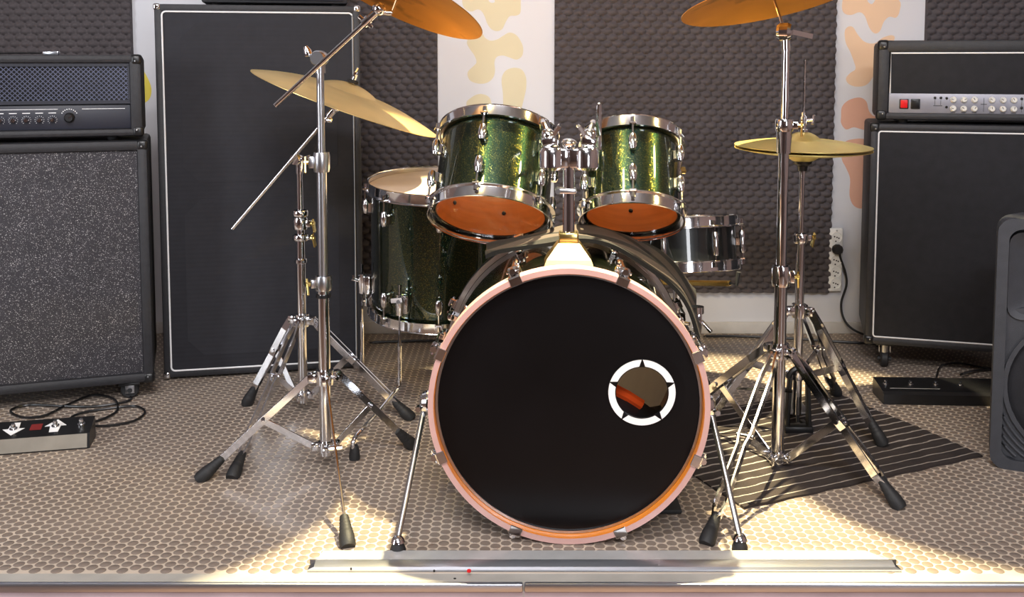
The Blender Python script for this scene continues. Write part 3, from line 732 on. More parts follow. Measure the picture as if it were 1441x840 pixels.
for j in range(6):
    for i in range(15):
        u = i/14*2 - 1; x = 0.235*u; zb = -math.sqrt(max(0, (SR - 0.012)**2 - x*x))
        ht = (0.268 - 0.05*u)*(1 - abs(u)**3)*(0.55 + 0.45*math.sin(PI*j/5)) if 0 < i < 14 and 0 < j < 5 else 0.002
        vs.append(C0 + Vector((x, 0.075 + 0.30*j/5 + 0.01*math.sin(i), zb + ht)))
for j in range(5):
    for i in range(14): fs.append((j*15 + i, j*15 + i + 1, (j+1)*15 + i + 1, (j+1)*15 + i))
dp = MB().add(vs, fs).build('damping_pad', RUBBER, g, world=False)
MB().tube([vs[2*15 + i] + Vector((0, 0.0, 0.006)) for i in range(2, 13)], 0.013, 8).build('pad_lit_edge', PADGLOW, dp, world=False)  # added tube that paints the lit top edge of the pad
for k in range(8):                              # claws, T rods and shell lugs
    a = math.radians(22.5 + 45*k); c = Vector((math.cos(a), 0, math.sin(a))); M = Matrix.Rotation(-a, 3, 'Y')
    for ys, yl in ((0.0, 1), (BD_, -1)):
        mb = MB()
        mb.box(C0 + c*(BR + 0.0025) + Vector((0, ys + yl*0.018, 0)), (0.004, 0.042, 0.026), M, 0.001, 1)
        mb.box(C0 + c*(BR - 0.006) + Vector((0, ys - yl*0.002, 0)), (0.018, 0.004, 0.026), M, 0.001, 1)
        mb.box(C0 + c*(BR + 0.010) + Vector((0, ys + yl*0.034, 0)), (0.018, 0.012, 0.022), M, 0.003, 1)
        cl_ = mb.build('claw', CHROME, g, world=False)
        m2 = MB(); q = C0 + c*(BR + 0.012)
        m2.cyl(q + Vector((0, ys + yl*0.020, 0)), q + Vector((0, ys + yl*0.13, 0)), 0.0033, n=8)
        m2.cyl(q + Vector((0, ys + yl*0.012, 0)), q + Vector((0, ys + yl*0.028, 0)), 0.007, n=8)
        t = Vector((-c.z, 0, c.x))
        if k in (0, 3, 4, 7, 1, 2): m2.cyl(q + t*0.014 + Vector((0, ys + yl*0.024, 0)), q - t*0.014 + Vector((0, ys + yl*0.024, 0)), 0.003, n=8)
        m2.build('tension_rod', CHROME, cl_, world=False)
        m3 = MB(); q2 = C0 + c*(SR + 0.014) + Vector((0, ys + yl*0.145, 0))
        m3.lathe([(0, -0.024), (0.007, -0.022), (0.011, 0), (0.008, 0.02), (0, 0.023)], q2, (0, yl, 0), 12)
        m3.box(C0 + c*(SR + 0.005) + Vector((0, ys + yl*0.145, 0)), (0.014, 0.034, 0.015), M, 0.002, 1)
        m3.build('lug', CHROME, g, world=False)
def loc_bd(p): return Matrix.Rotation(-byaw, 3, 'Z') @ (Vector(p) - Vector((BX, BY, 0)))
for sx, fp in ((-1, FL(560, 779)), (1, FL(1041, 776))):
    f_ = loc_bd((fp.x, fp.y, 0)); top_ = C0 + Vector((sx*(SR + 0.038), 0.16, -0.055))
    mb = MB().box(C0 + Vector((sx*(SR + 0.010), 0.16, -0.045)), (0.038, 0.05, 0.055), None, 0.006, 2)
    mb.lathe([(0, -0.014), (0.025, -0.014), (0.028, -0.004), (0.024, 0.006), (0.013, 0.012), (0, 0.014)], C0 + Vector((sx*(SR + 0.036), 0.16, -0.048)), (sx, 0, 0), 16)
    sp = mb.build('spur_bracket', CHROME, g, world=False)
    d = (f_ - top_); ln = MB()
    ln.cyl(top_ - d*0.02, f_ + Vector((0, 0, 0.03)), 0.0063, n=12)
    lg = ln.build('spur_leg', STEEL, g, world=False)
    MB().lathe([(0, 0), (0.0165, 0), (0.0165, 0.010), (0.011, 0.024), (0, 0.026)], f_, (0, 0, 1), 16).build('rubber_foot', RUBBER, lg, world=False)
    MB().lathe([(0.0115, 0.023), (0.015, 0.026), (0.012, 0.033), (0.0065, 0.038), (0, 0.039)], f_, (0, 0, 1), 14).build('spike_nut', CHROME, lg, world=False)
    MB().lathe([(0, -0.008), (0.006, -0.008), (0.006, 0.008), (0, 0.008)], top_ + Vector((sx*0.012, -0.02, 0.0)), (0, 1, 0), 10).build('wing_bolt', CHROME, sp, world=False)
# chrome clamp on the batter hoop
q = loc_bd(P(981, 452, 2.34))
mb = MB().box(q, (0.020, 0.03, 0.05), None, 0.004).cyl(q + Vector((0, 0, 0.02)), q + Vector((0.0, 0, 0.036)), 0.016).cyl(q + Vector((0.01, 0, 0.0)), q + Vector((0.03, -0.02, -0.02)), 0.005)
mb.build('hoop_clamp', CHROME, g, world=False)
# tom mount: base plate, post, double clamp, rods
pb = loc_bd(P(800, 372, 2.145)); PX, PY = pb.x, pb.y
zt = BZ + SR - 0.004
def quad_frustum(mb, c, a, b, z0, z1):
    mb.add([(c[0]-a[0]/2, c[1]-a[1]/2, z0), (c[0]+a[0]/2, c[1]-a[1]/2, z0), (c[0]+a[0]/2, c[1]+a[1]/2, z0), (c[0]-a[0]/2, c[1]+a[1]/2, z0),
            (c[0]-b[0]/2, c[1]-b[1]/2, z1), (c[0]+b[0]/2, c[1]-b[1]/2, z1), (c[0]+b[0]/2, c[1]+b[1]/2, z1), (c[0]-b[0]/2, c[1]+b[1]/2, z1)],
           [(0,3,2,1), (4,5,6,7), (0,1,5,4), (1,2,6,5), (2,3,7,6), (3,0,4,7)])
mb = MB(); quad_frustum(mb, (PX, PY), (0.108, 0.085), (0.096, 0.075), zt - 0.004, zt + 0.012)
quad_frustum(mb, (PX, PY), (0.096, 0.075), (0.046, 0.046), zt + 0.012, zt + 0.046)
mb.box((PX, PY, zt + 0.056), (0.042, 0.042, 0.024), None, 0.004)
mb.build('mount_base', GOLDCH, g, world=False, smooth=30)
zp = loc_bd(P(800, 205, 2.145)).z
post = MB().cyl((PX, PY, zt + 0.04), (PX, PY, zp), 0.0128, n=20).build('mount_post', CHROME, g, world=False)
zc = P(797, 268, 2.145).z
MB().box((PX - 0.006, PY, zc), (0.046, 0.032, 0.012), None, 0.004).cyl((PX - 0.024, PY - 0.018, zc), (PX - 0.024, PY + 0.018, zc), 0.006).build('memory_clamp', STEEL, post, world=False)
zk = P(800, 222, 2.145).z
for sx in (-1, 1):
    mb = MB().lathe([(0, -0.026), (0.024, -0.026), (0.029, -0.020), (0.029, 0.014), (0.025, 0.022), (0, 0.024)], (PX + sx*0.037, PY + 0.004, zk), (0, 0, 1), 18)
    mb.box((PX + sx*0.014, PY + 0.002, zk), (0.03, 0.036, 0.044), None, 0.006)
    mb.build('clamp_socket', CHROME, g, world=False)
MB().ball((PX, PY, zp + 0.006), 0.018, 14, 0.6).build('post_cap', CHROME, g, world=False)
for sx, hx, hy in ((-1, 765, 192), (1, 843, 195)):
    pk = Vector((PX + sx*0.037, PY + 0.004, zk)); tq = loc_bd(P(hx, hy, 2.27))
    mb = MB().box(pk + Vector((sx*0.006, 0.012, 0.034)), (0.034, 0.028, 0.022), Matrix.Rotation(sx*0.3, 3, 'Y'), 0.005)
    mb.ball(pk + Vector((sx*0.008, 0.02, 0.046)), 0.017)
    mb.build('ball_joint', CHROME, g, world=False)
    a = pk + Vector((sx*0.008, 0.02, 0.046))
    pts = smooth_path([a, a + Vector((sx*0.012, 0.05, 0.028)), tq + Vector((0, 0.02, 0.0))], 6)
    MB().tube(pts, 0.0068, 10).build('mount_arm', CHROME, g, world=False)
    MB().bar(pk + Vector((-sx*0.004, -0.014, 0.05)), pk + Vector((-sx*0.018, -0.02, 0.072)), 0.010, 0.016, (0, 1, 0), 0.002).build('wing_nut', CHROME, g, world=False)

# toms
def tom(label, cx_b, cy_b, Y, R, D, axis, phase):
    c = P(cx_b, cy_b, Y)
    r = tilt_root('rack_tom', label, 'drum', c, axis)
    drum(r, R, D, 6, phase)
    return r
tl = tom('larger green sparkle rack tom with amber interior mounted on the bass drum', 690, 303, 2.36, 0.139, 0.206, (0.09, 0.52, 0.85), math.radians(-93))
tr = tom('smaller green sparkle rack tom beside the rod of the mount', 889, 305, 2.36, 0.1155, 0.196, (0.05, 0.50, 0.86), math.radians(-90))
for r, side, R, D in ((tl, 1, 0.139, 0.206), (tr, -1, 0.1155, 0.196)):
    a = math.radians(-40 if side > 0 else -140); c = Vector((math.cos(a), math.sin(a), 0)); M = Matrix.Rotation(a, 3, 'Z')
    mb = MB().box(c*(R + 0.008) + Vector((0, 0, D*0.72)), (0.018, 0.05, 0.06), M, 0.005)
    mb.ball(c*(R + 0.026) + Vector((0, 0, D*0.78)), 0.021, 14)
    mb.cyl(c*(R + 0.030) + Vector((0, 0, D*0.80)), c*(R + 0.040) + Vector((0, 0, D*0.98)), 0.012)
    br = mb.build('mount_bracket', CHROME, r, world=False)
    m2 = MB().bar(c*(R + 0.04) + Vector((0, 0, D*0.86)), c*(R + 0.066) + Vector((0, 0, D*0.9)), 0.010, 0.018, (0, 0, 1), 0.003)
    m2.build('wing_nut', GOLDCH, br, world=False)
# long L-rod end standing above the smaller tom's clamp
rod0 = P(843, 192, 2.28); rod1 = P(843, 148, 2.28)
lr = MB().cyl(loc_bd(rod0) - Vector((0, 0, 0.03)), loc_bd(rod1), 0.0062, n=10); lr.ball(loc_bd(rod1), 0.0062, 8)
lr.build('mount_rod', CHROME, g, world=False)

# floor tom on three legs
fc_ = P(619, 428, 2.80)
fax = Vector((0.02, -0.085, 1)).normalized()
r = tilt_root('floor_tom', 'deep green sparkle floor tom standing on three chrome legs', 'drum', fc_, fax)
FR, FD = 0.194, 0.347
drum(r, FR, FD, 8, math.radians(-100), topm=CREAM)
Mi = r.rotation_euler.to_matrix().transposed()
def fl_loc(p): return Mi @ (Vector(p) - fc_)
for ang, foot in ((-128, FL(499, 646)), (172, FL(488, 512)), (-52, FL(690, 600)),):
    a = math.radians(ang); c = Vector((math.cos(a), math.sin(a), 0)); M = Matrix.Rotation(a, 3, 'Z')
    mb = MB().box(c*(FR + 0.010) + Vector((0, 0, 0.062)), (0.020, 0.036, 0.052), M, 0.005)
    mb.lathe([(0, -0.028), (0.010, -0.028), (0.012, 0), (0.010, 0.028), (0, 0.028)], c*(FR + 0.026) + Vector((0, 0, 0.064)), (0, 0, 1), 12)
    mb.cyl(c*(FR + 0.03) + Vector((0, 0, 0.07)), c*(FR + 0.055) + M @ Vector((0, 0.012, 0.012)) + Vector((0, 0, 0.07)), 0.005)
    mb.bar(c*(FR + 0.05) + M @ Vector((0, -0.012, 0)) + Vector((0, 0, 0.08)), c*(FR + 0.05) + M @ Vector((0, 0.022, 0)) + Vector((0, 0, 0.088)), 0.004, 0.012)
    mb.build('leg_bracket', CHROME, r, world=False)
    f_ = fl_loc(foot + Vector((0, 0, 0.02))); t = c*(FR + 0.027)
    knee = Vector((t.x, t.y, 0)) + Vector((0, 0, (f_.z)*0.60)); kn2 = knee.lerp(f_, 0.62) + Vector((0, 0, -0.004))
    pts = [t + Vector((0, 0, 0.12)), t + Vector((0, 0, -0.05)), t.lerp(knee, 0.85)] + smooth_path([knee, knee.lerp(f_, 0.45) + Vector((0, 0, 0.01)), f_ + Vector((0, 0, 0.035)), f_], 5)
    lg = MB().tube(pts, 0.0052, 10).build('leg', CHROME, r, world=False)
    up = Mi @ Vector((0, 0, 1))
    MB().lathe([(0, -0.020), (0.014, -0.020), (0.014, -0.006), (0.0105, 0.012), (0.009, 0.016), (0, 0.017)], f_, up, 14).build('rubber_foot', RUBBER, lg, world=False)

# snare drum and its stand
sn = P(953, 371, 2.80)
r = tilt_root('snare_drum', 'shallow dark snare drum with chrome tube lugs on basket stand', 'drum', sn, Vector((-0.035, 0.15, 1)))
drum(r, 0.168, 0.118, 8, math.radians(-78), lug='tube', bottom='cream', topm=CREAM, shell=BLKSPARK)
a = math.radians(-28); c = Vector((math.cos(a), math.sin(a), 0)); M = Matrix.Rotation(a, 3, 'Z')
mb = MB().box(c*0.180 + Vector((0, 0, 0.07)), (0.022, 0.036, 0.052), M, 0.006)
st_ = mb.build('strainer', CHROME, r, world=False)
MB().box(c*0.1925 + Vector((0, 0, 0.072)), (0.004, 0.014, 0.02), M, 0.001).build('strainer_lever', BLKMET, st_, world=False)
for dx in (-0.1, 0.02):
    MB().ball(Vector((math.cos(-2.05 + dx*1.4)*0.169, math.sin(-2.05 + dx*1.4)*0.169, 0.045)), 0.0075, 10).build('vent_grommet', CHROME, r, world=False)

def rubber_sleeve(p, d, r0=0.017, ln=0.075, parent=None):
    """ribbed rubber foot, from the floor point p back along d"""
    d = Vector(d).normalized(); prof = [(0, 0), (r0*0.9, 0), (r0*1.05, ln*0.10), (r0, ln*0.35)]
    for k in range(5): prof += [(r0*(0.93 - 0.07*k), ln*(0.45 + 0.11*k)), (r0*(0.86 - 0.07*k), ln*(0.48 + 0.11*k)), (r0*(0.86 - 0.07*k), ln*(0.53 + 0.11*k))]
    prof += [(0, ln*1.02)]
    return MB().lathe(prof, p, d, 16).build('rubber_foot', RUBBER, parent)

def tripod(root, cx, cy, hub_z, low_z, feet, tr, style='double', wd=0.016, sp=0.018, joint=0.5, lm=CHROME, fz=0.0):
    c = Vector((cx, cy, 0))
    mb = MB().lathe([(tr, -0.018), (tr + 0.007, -0.018), (tr + 0.008, 0.0), (tr + 0.007, 0.018), (tr, 0.018)], (cx, cy, hub_z), n=20, closed=True)
    for f in feet:
        d = Vector((f[0] - cx, f[1] - cy, 0)).normalized(); mb.box(c + d*(tr + 0.014) + Vector((0, 0, hub_z)), (0.026, 0.024, 0.024), Matrix.Rotation(math.atan2(d.y, d.x), 3, 'Z'), 0.004)
    d = Vector((0.8, -0.6, 0)); mb.cyl(c + d*tr + Vector((0, 0, hub_z + 0.004)), c + d*(tr + 0.03) + Vector((0, 0, hub_z + 0.004)), 0.005)
    mb.build('leg_collar', CHROME, root)
    mb = MB().lathe([(tr, -0.014), (tr + 0.004, -0.014), (tr + 0.005, 0.0), (tr + 0.004, 0.012), (tr, 0.012)], (cx, cy, low_z), n=20, closed=True)
    for f in feet:
        d = Vector((f[0] - cx, f[1] - cy, 0)).normalized(); mb.box(c + d*(tr + 0.010) + Vector((0, 0, low_z)), (0.022, 0.014, 0.020), Matrix.Rotation(math.atan2(d.y, d.x), 3, 'Z'), 0.003)
    mb.build('brace_collar', CHROME, root)
    for f in feet:
        d = Vector((f[0] - cx, f[1] - cy, 0)).normalized(); side = Vector((-d.y, d.x, 0))
        a = c + d*(tr + 0.022) + Vector((0, 0, hub_z)); e = Vector((f[0], f[1], 0.0)); dd = (a - e).normalized()
        b = e + dd*0.055; e = e + Vector((0, 0, fz)); j = a.lerp(b, joint)
        nrm = dd.cross(side)
        mb = MB()
        if style == 'flat':
            mb.bar(a, b, 0.005, wd, nrm, 0.001)
        else:
            for s in (-1, 1):
                m1 = a.lerp(j, 0.30) + side*s*sp*0.5; m2 = j + side*s*sp*0.5; q1 = j + (b - j)*0.12 + side*s*sp*0.32; m3 = b.lerp(j, 0.18) + side*s*sp*0.45
                for u_, v_ in ((a + side*s*0.005, m1), (m1, m2), (m2, q1), (q1, m3), (m3, b + side*s*0.003)): mb.bar(u_, v_, 0.0045, wd*0.85, nrm)
        lg = mb.build('leg', lm, root)
        bk = MB(); lo = c + d*(tr + 0.012) + Vector((0, 0, low_z))
        bk.bar(lo, j, 0.0035, wd*0.9, (j - lo).normalized().cross(side), 0.0008); bk.cyl(j - side*sp*0.75, j + side*sp*0.75, 0.0055, n=10); bk.cyl(lo - side*0.010, lo + side*0.010, 0.005, n=10)
        bk.build('brace', CHROME, root)
        rubber_sleeve(e, dd, 0.0165, 0.078, lg)

def collar(root, x, y, z, r, h, wing=None, m=CHROME, nm='height_clamp'):
    mb = MB().lathe([(r - 0.004, -h/2), (r, -h/2), (r + 0.002, -h*0.3), (r + 0.002, h*0.3), (r, h/2), (r - 0.004, h/2)], (x, y, z), n=20, closed=True)
    if wing is not None:
        d = Vector((math.cos(wing), math.sin(wing), 0)); mb.box(Vector((x, y, z)) + d*(r + 0.005), (0.016, 0.016, h*0.6), Matrix.Rotation(wing, 3, 'Z'), 0.003)
    o = mb.build(nm, m, root)
    if wing is not None:
        c = Vector((x, y, z)) + d*(r + 0.02); t = Vector((-d.y, d.x, 0))
        m2 = MB().cyl(c - d*0.008, c + d*0.004, 0.006, n=10)
        m2.bar(c, c + t*0.010 + Vector((0, 0, -0.026)), 0.005, 0.013, t, 0.001).bar(c, c - t*0.006 + Vector((0, 0, 0.012)), 0.005, 0.011, t, 0.001)
        m2.build('wing_nut', GOLDCH, o)
    return o

def cymbal(name, label, c, axis, R, m, bell=0.22, bow=0.030, group='cymbals of the drum kit'):
    r = tilt_root(name, label, 'cymbal', c, axis, 0, group)
    prof = [(0.006, bow + 0.017)]
    rb = R*bell
    for i in range(7):
        t = i/6; prof.append((0.006 + (rb - 0.006)*t, bow - 0.004 + 0.021*math.cos(t*PI/2)**0.9 if t < 1 else bow - 0.004))
    for i in range(1, 11):
        t = i/10; prof.append((rb + (R - rb)*t, (bow - 0.004)*(1 - t**1.7)))
    back = [(q, h - 0.0016) for q, h in reversed(prof)]
    MB().lathe(prof + back, (0, 0, 0), (0, 0, 1), 72, True).build('plate', m, r, world=False, smooth=50)
    return r
def cymbal_top(root, c, axis, bow, rod_from):
    """rod through the cymbal with felts and wing nut, parts of the stand"""
    ax = Vector(axis).normalized(); b = Vector(c) + ax*(bow + 0.018)
    MB().cyl(rod_from, b + ax*0.045, 0.0034, n=10).build('cymbal_rod', CHROME, root)
    MB().lathe([(0, 0), (0.015, 0), (0.016, 0.005), (0.013, 0.010), (0, 0.010)], b + ax*0.0005, ax, 16).build('felt', RUBBER, root)
    u = frame_of(ax)[1]; q = b + ax*0.02
    MB().cyl(b + ax*0.010, b + ax*0.026, 0.007, n=12).bar(q - u*0.018 + ax*0.008, q, 0.004, 0.010, ax).bar(q, q + u*0.018 + ax*0.008, 0.004, 0.010, ax).build('wing_nut', CHROME, root)

# --- straight stand on the hi-hat side
sx_, sy_ = 0.658, 2.40
g = T('cymbal_stand', 'straight chrome cymbal stand with double-braced tripod on the striped rug', 'stand', (sx_, sy_, 0))
zof = lambda py, Y: P(720, py, Y).z
fr1, fr2 = FL(1268, 716), FL(993, 767)
tripod(g, sx_, sy_, zof(493, sy_), zof(641, sy_), [(fr1.x, fr1.y), (fr2.x, fr2.y), (0.44, 2.72)], 0.0158, 'double', 0.022, 0.026, 0.52)
z1, z2, z3, z4 = zof(655, sy_), zof(385, sy_), zof(180, sy_), zof(60, sy_)
MB().cyl((sx_, sy_, z1), (sx_, sy_, z2), 0.0155, n=20).build('lower_tube', CHROME, g)
MB().cyl((sx_, sy_, z2), (sx_, sy_, z3), 0.0128, n=20).build('middle_tube', CHROME, g)
MB().cyl((sx_, sy_, z3), (sx_, sy_, z4), 0.0095, n=18).build('upper_tube', CHROME, g)
collar(g, sx_, sy_, zof(388, sy_), 0.021, 0.05, -0.4); collar(g, sx_, sy_, zof(176, sy_), 0.0205, 0.030, -0.3)
MB().lathe([(0.0128, -0.03), (0.017, -0.03), (0.019, 0.03), (0.0128, 0.03)], (sx_, sy_, zof(198, sy_)), n=20, closed=True).build('tube_sleeve', CHROME, g)
tk = Vector((sx_ - 0.004, sy_, zof(45, sy_)))
mb = MB().lathe([(0, -0.017), (0.017, -0.017), (0.022, -0.010), (0.022, 0.010), (0.017, 0.017), (0, 0.017)], tk, (0.9, -0.45, 0), 18)
mb.cyl(tk + Vector((0.004, 0, -0.045)), tk + Vector((0.002, 0, -0.012)), 0.0105); mb.bar(tk + Vector((0.02, 0.01, 0)), tk + Vector((0.075, 0.03, -0.01)), 0.006, 0.012)
mb.build('tilter', CHROME, g)
cc = P(1084, 1, sy_ + 0.02); cax = Vector((-0.17, 0.20, 1)).normalized()
cymbal_top(g, cc, cax, 0.026, tk)
cymbal('crash_cymbal', 'bronze crash cymbal on the straight stand above the hi-hat side', cc, cax, 0.216, BRONZE, bow=0.026)

# --- front boom stand
bx, by = P(455, 400, 2.40).x, 2.40
g = T('boom_cymbal_stand', 'taller chrome boom stand with flat single-strap legs in front of the tall cabinet', 'stand', (bx, by, 0))
f1, f2, f3 = FL(279, 676), FL(490, 771), FL(584, 630)
tripod(g, bx, by, zof(530, by), zof(627, by), [(f1.x, f1.y), (f2.x, f2.y), (f3.x, f3.y)], 0.0150, 'flat', 0.018, 0.02, 0.5, CHROME)
MB().cyl((bx, by, zof(640, by)), (bx, by, zof(400, by)), 0.0145, n=20).build('lower_tube', CHROME, g)
MB().cyl((bx, by, zof(400, by)), (bx, by, zof(230, by)), 0.0122, n=20).build('middle_tube', STEEL, g)
MB().cyl((bx, by, zof(230, by)), (bx, by, zof(100, by)), 0.0092, n=18).build('upper_tube', STEEL, g)
collar(g, bx, by, zof(398, by), 0.0195, 0.036, math.pi + 0.4, STEEL); collar(g, bx, by, zof(228, by), 0.0185, 0.048, math.pi + 0.2, STEEL)
MB().lathe([(0.0145, -0.004), (0.0185, -0.004), (0.0185, 0.004), (0.0145, 0.004)], (bx, by, zof(416, by)), n=20, closed=True).build('memory_lock', BLKMET, g)
tk = Vector((bx, by - 0.006, zof(82, by)))
mb = MB().lathe([(0, -0.022), (0.016, -0.022), (0.0185, -0.017), (0.0185, 0.017), (0.016, 0.022), (0, 0.022)], tk, (0.1, 1, 0), 22)
mb.cyl((bx, by, zof(103, by)), (bx, by, zof(88, by)), 0.0125)
mb.build('boom_tilter', STEEL, g)
MB().lathe([(0, 0), (0.009, 0.003), (0.010, 0.014), (0.005, 0.026), (0, 0.027)], tk + Vector((-0.024, 0, 0.004)), (-0.3, 0, 0.8), 12).bar(tk + Vector((-0.030, 0, 0.012)), tk + Vector((-0.012, -0.002, 0.004)), 0.010, 0.014, (0, 1, 0), 0.003).build('wing_nut', CHROME, g)
b0, b1 = P(387, 149, by - 0.035), P(531, 16, by - 0.035)
MB().cyl(b0, b1, 0.0056, n=12).build('boom_arm', CHROME, g)
d = (b1 - b0).normalized()
mb = MB().cyl(b1 - d*0.045, b1 - d*0.026, 0.011).cyl(b1 - d*0.024, b1 + d*0.012, 0.009).ball(b1 + Vector((0.004, 0, 0.006)), 0.0165, 14)
mb.bar(b1 - d*0.036 + Vector((-0.018, 0, 0.014)), b1 - d*0.036 + Vector((0.014, 0, -0.014)), 0.009, 0.010, (0, 1, 0), 0.002)
mb.build('cymbal_tilter', CHROME, g)
cc = P(556, -7, by - 0.02); cax = Vector((0.44, 0.24, 1)).normalized()
mb = MB().cyl(b1 + Vector((0.0, 0, 0.0)), b1 + Vector((0.034, 0.002, -0.004)), 0.007).build('tilter_pin', CHROME, g)
cymbal_top(g, cc, cax, 0.026, b1 + Vector((0.034, 0.002, -0.004)))
cymbal('crash_cymbal', 'smudged bronze crash cymbal seen from below on the taller boom stand', cc, cax, 0.226, BRONZE, bow=0.026)

# --- rear boom stand
rx, ry = P(424, 400, 2.80).x, 2.80
g = T('boom_cymbal_stand', 'shorter chrome boom stand with double-braced legs close to the tall cabinet', 'stand', (rx, ry, 0))
f1, f2, f3 = FL(326, 674), FL(346, 570), FL(580, 590)
tripod(g, rx, ry, zof(450, ry), zof(555, ry), [(f1.x, f1.y), (f2.x, f2.y), (f3.x, f3.y)], 0.0135, 'double', 0.02, 0.022, 0.42)
MB().cyl((rx, ry, zof(566, ry)), (rx, ry, zof(365, ry)), 0.0132, n=18).build('lower_tube', CHROME, g)
MB().cyl((rx, ry, zof(365, ry)), (rx, ry, zof(310, ry)), 0.0118, n=18).build('middle_tube', CHROME, g)
MB().cyl((rx, ry, zof(310, ry)), (rx, ry, zof(232, ry)), 0.0088, n=18).build('upper_tube', CHROME, g)
collar(g, rx, ry, zof(300, ry), 0.021, 0.018, None); collar(g, rx, ry, zof(314, ry), 0.0195, 0.034, -0.2)
collar(g, rx, ry, zof(334, ry), 0.021, 0.017, -0.3); collar(g, rx, ry, zof(367, ry), 0.0155, 0.014, None, nm='memory_lock')
tk = Vector((rx - 0.006, ry, zof(224, ry)))
mb = MB().lathe([(0, -0.020), (0.014, -0.020), (0.017, -0.014), (0.017, 0.014), (0.014, 0.020), (0, 0.020)], tk, (0.2, 1, 0), 18)
mb.cyl((rx, ry, zof(244, ry)), (rx, ry, zof(226, ry)), 0.0115); mb.bar(tk + Vector((0.012, 0, 0)), tk + Vector((0.04, -0.008, 0.008)), 0.012, 0.012, (0, 1, 0), 0.003)
mb.build('boom_tilter', CHROME, g)
b0, b1 = P(327, 322, ry - 0.03), P(472, 152, ry - 0.03)
MB().cyl(b0, b1, 0.0054, n=12).build('boom_arm', CHROME, g)
d = (b1 - b0).normalized()
MB().cyl(b1 - d*0.03, b1 + d*0.004, 0.010).ball(b1, 0.0135, 12).ball(b1 - d*0.036 + Vector((0.006, 0, -0.006)), 0.010, 10).build('cymbal_tilter', CHROME, g)
cc = P(486, 145, ry - 0.06); cax = Vector((0.37, 0.015, 1)).normalized()
cymbal_top(g, cc, cax, 0.040, b1)
cymbal('ride_cymbal', 'wide pale brass ride cymbal tilted steeply on the shorter boom stand', cc, cax, 0.267, PALEBR, 0.30, 0.040)

# --- hi-hat
hx, hy = 0.776, 2.645
g = T('hi_hat_stand', 'chrome hi-hat stand with black pedal frame standing on striped rug', 'stand', (hx, hy, 0))
h1 = FL(1243, 630)
tripod(g, hx, hy, zof(437, hy), 0.16, [(h1.x, h1.y), (0.50, 2.62), (0.98, 2.93)], 0.0125, 'double', 0.02, 0.026, 0.48, fz=0.007)
MB().cyl((hx, hy, 0.05), (hx, hy, zof(342, hy)), 0.0122, n=18).build('lower_tube', CHROME, g)
MB().cyl((hx, hy, zof(342, hy)), (hx, hy, zof(238, hy)), 0.0075, n=16).build('upper_tube', CHROME, g)
collar(g, hx, hy, zof(335, hy), 0.0175, 0.026, 0.2)
MB().cyl((hx, hy, zof(240, hy)), (hx, hy, zof(84, hy)), 0.0028, n=8).build('pull_rod', CHROME, g)
zc = zof(213, hy)
MB().lathe([(0, -0.035), (0.012, -0.035), (0.014, -0.022), (0.024, -0.016), (0.026, -0.006), (0.018, -0.002), (0, -0.002)], (hx, hy, zof(222, hy)), n=20).build('seat_cup', BLKMET, g)
zt2 = zof(205, hy)
mb = MB().lathe([(0, 0), (0.013, 0), (0.013, 0.006), (0.007, 0.008), (0.007, 0.018), (0.0095, 0.02), (0.0095, 0.040), (0.006, 0.042), (0.006, 0.052), (0, 0.053)], (hx, hy, zt2 + 0.037), n=16)
mb.cyl((hx, hy, zt2 + 0.067), (hx + 0.022, hy - 0.006, zt2 + 0.069), 0.005)
mb.build('clutch', CHROME, g)
MB().bar((hx + 0.022, hy - 0.006, zt2 + 0.056), (hx + 0.026, hy - 0.006, zt2 + 0.084), 0.010, 0.008, (1, 0, 0), 0.003).build('clutch_wing', CHROME, g)
mb = MB()                                        # stirrup frame around the lower tube
for s in (-1, 1): mb.bar((hx + s*0.030, hy - 0.012, 0.012), (hx + s*0.024, hy - 0.012, 0.155), 0.011, 0.022, (0, 1, 0), 0.003)
arch = [(hx + 0.027*math.cos(PI*i/8), hy - 0.012, 0.152 + 0.028*math.sin(PI*i/8)) for i in range(9)]
mb.tube(arch, 0.008, 8); mb.box((hx, hy - 0.012, 0.012), (0.078, 0.034, 0.022), None, 0.005)
mb.build('pedal_frame', BLKMET, g)
MB().bar((hx, hy + 0.0, 0.05), (hx + 0.02, hy + 0.26, 0.035), 0.075, 0.008, (0, 0, 1), 0.003).build('footboard', STEEL, g)
MB().bar((hx, hy - 0.01, 0.10), (hx, hy - 0.01, 0.03), 0.008, 0.004, (0, 1, 0)).build('pull_strap', BLKMET, g)
MB().tube([(hx - 0.33, hy + 0.04, 0.115), (hx - 0.02, hy - 0.02, 0.12)], 0.006, 8).build('leg_spreader', BLKMET, g)
mb = MB().box((hx + 0.028, hy + 0.02, 0.012), (0.012, 0.05, 0.012), None, 0.002); mb.build('toe_stop', BLKMET, g)
cymbal('hi_hat_cymbal', 'upper brass hi-hat cymbal held by the clutch', (hx, hy, zt2), (0.012, -0.02, 1), 0.1785, BRASS, 0.27, 0.020, 'pair of hi-hat cymbals')
cymbal('hi_hat_cymbal', 'lower brass hi-hat cymbal resting upside down on the seat cup', (hx, hy, zt2 - 0.009), (-0.012, 0.02, -1), 0.1785, BRASS, 0.27, 0.020, 'pair of hi-hat cymbals')

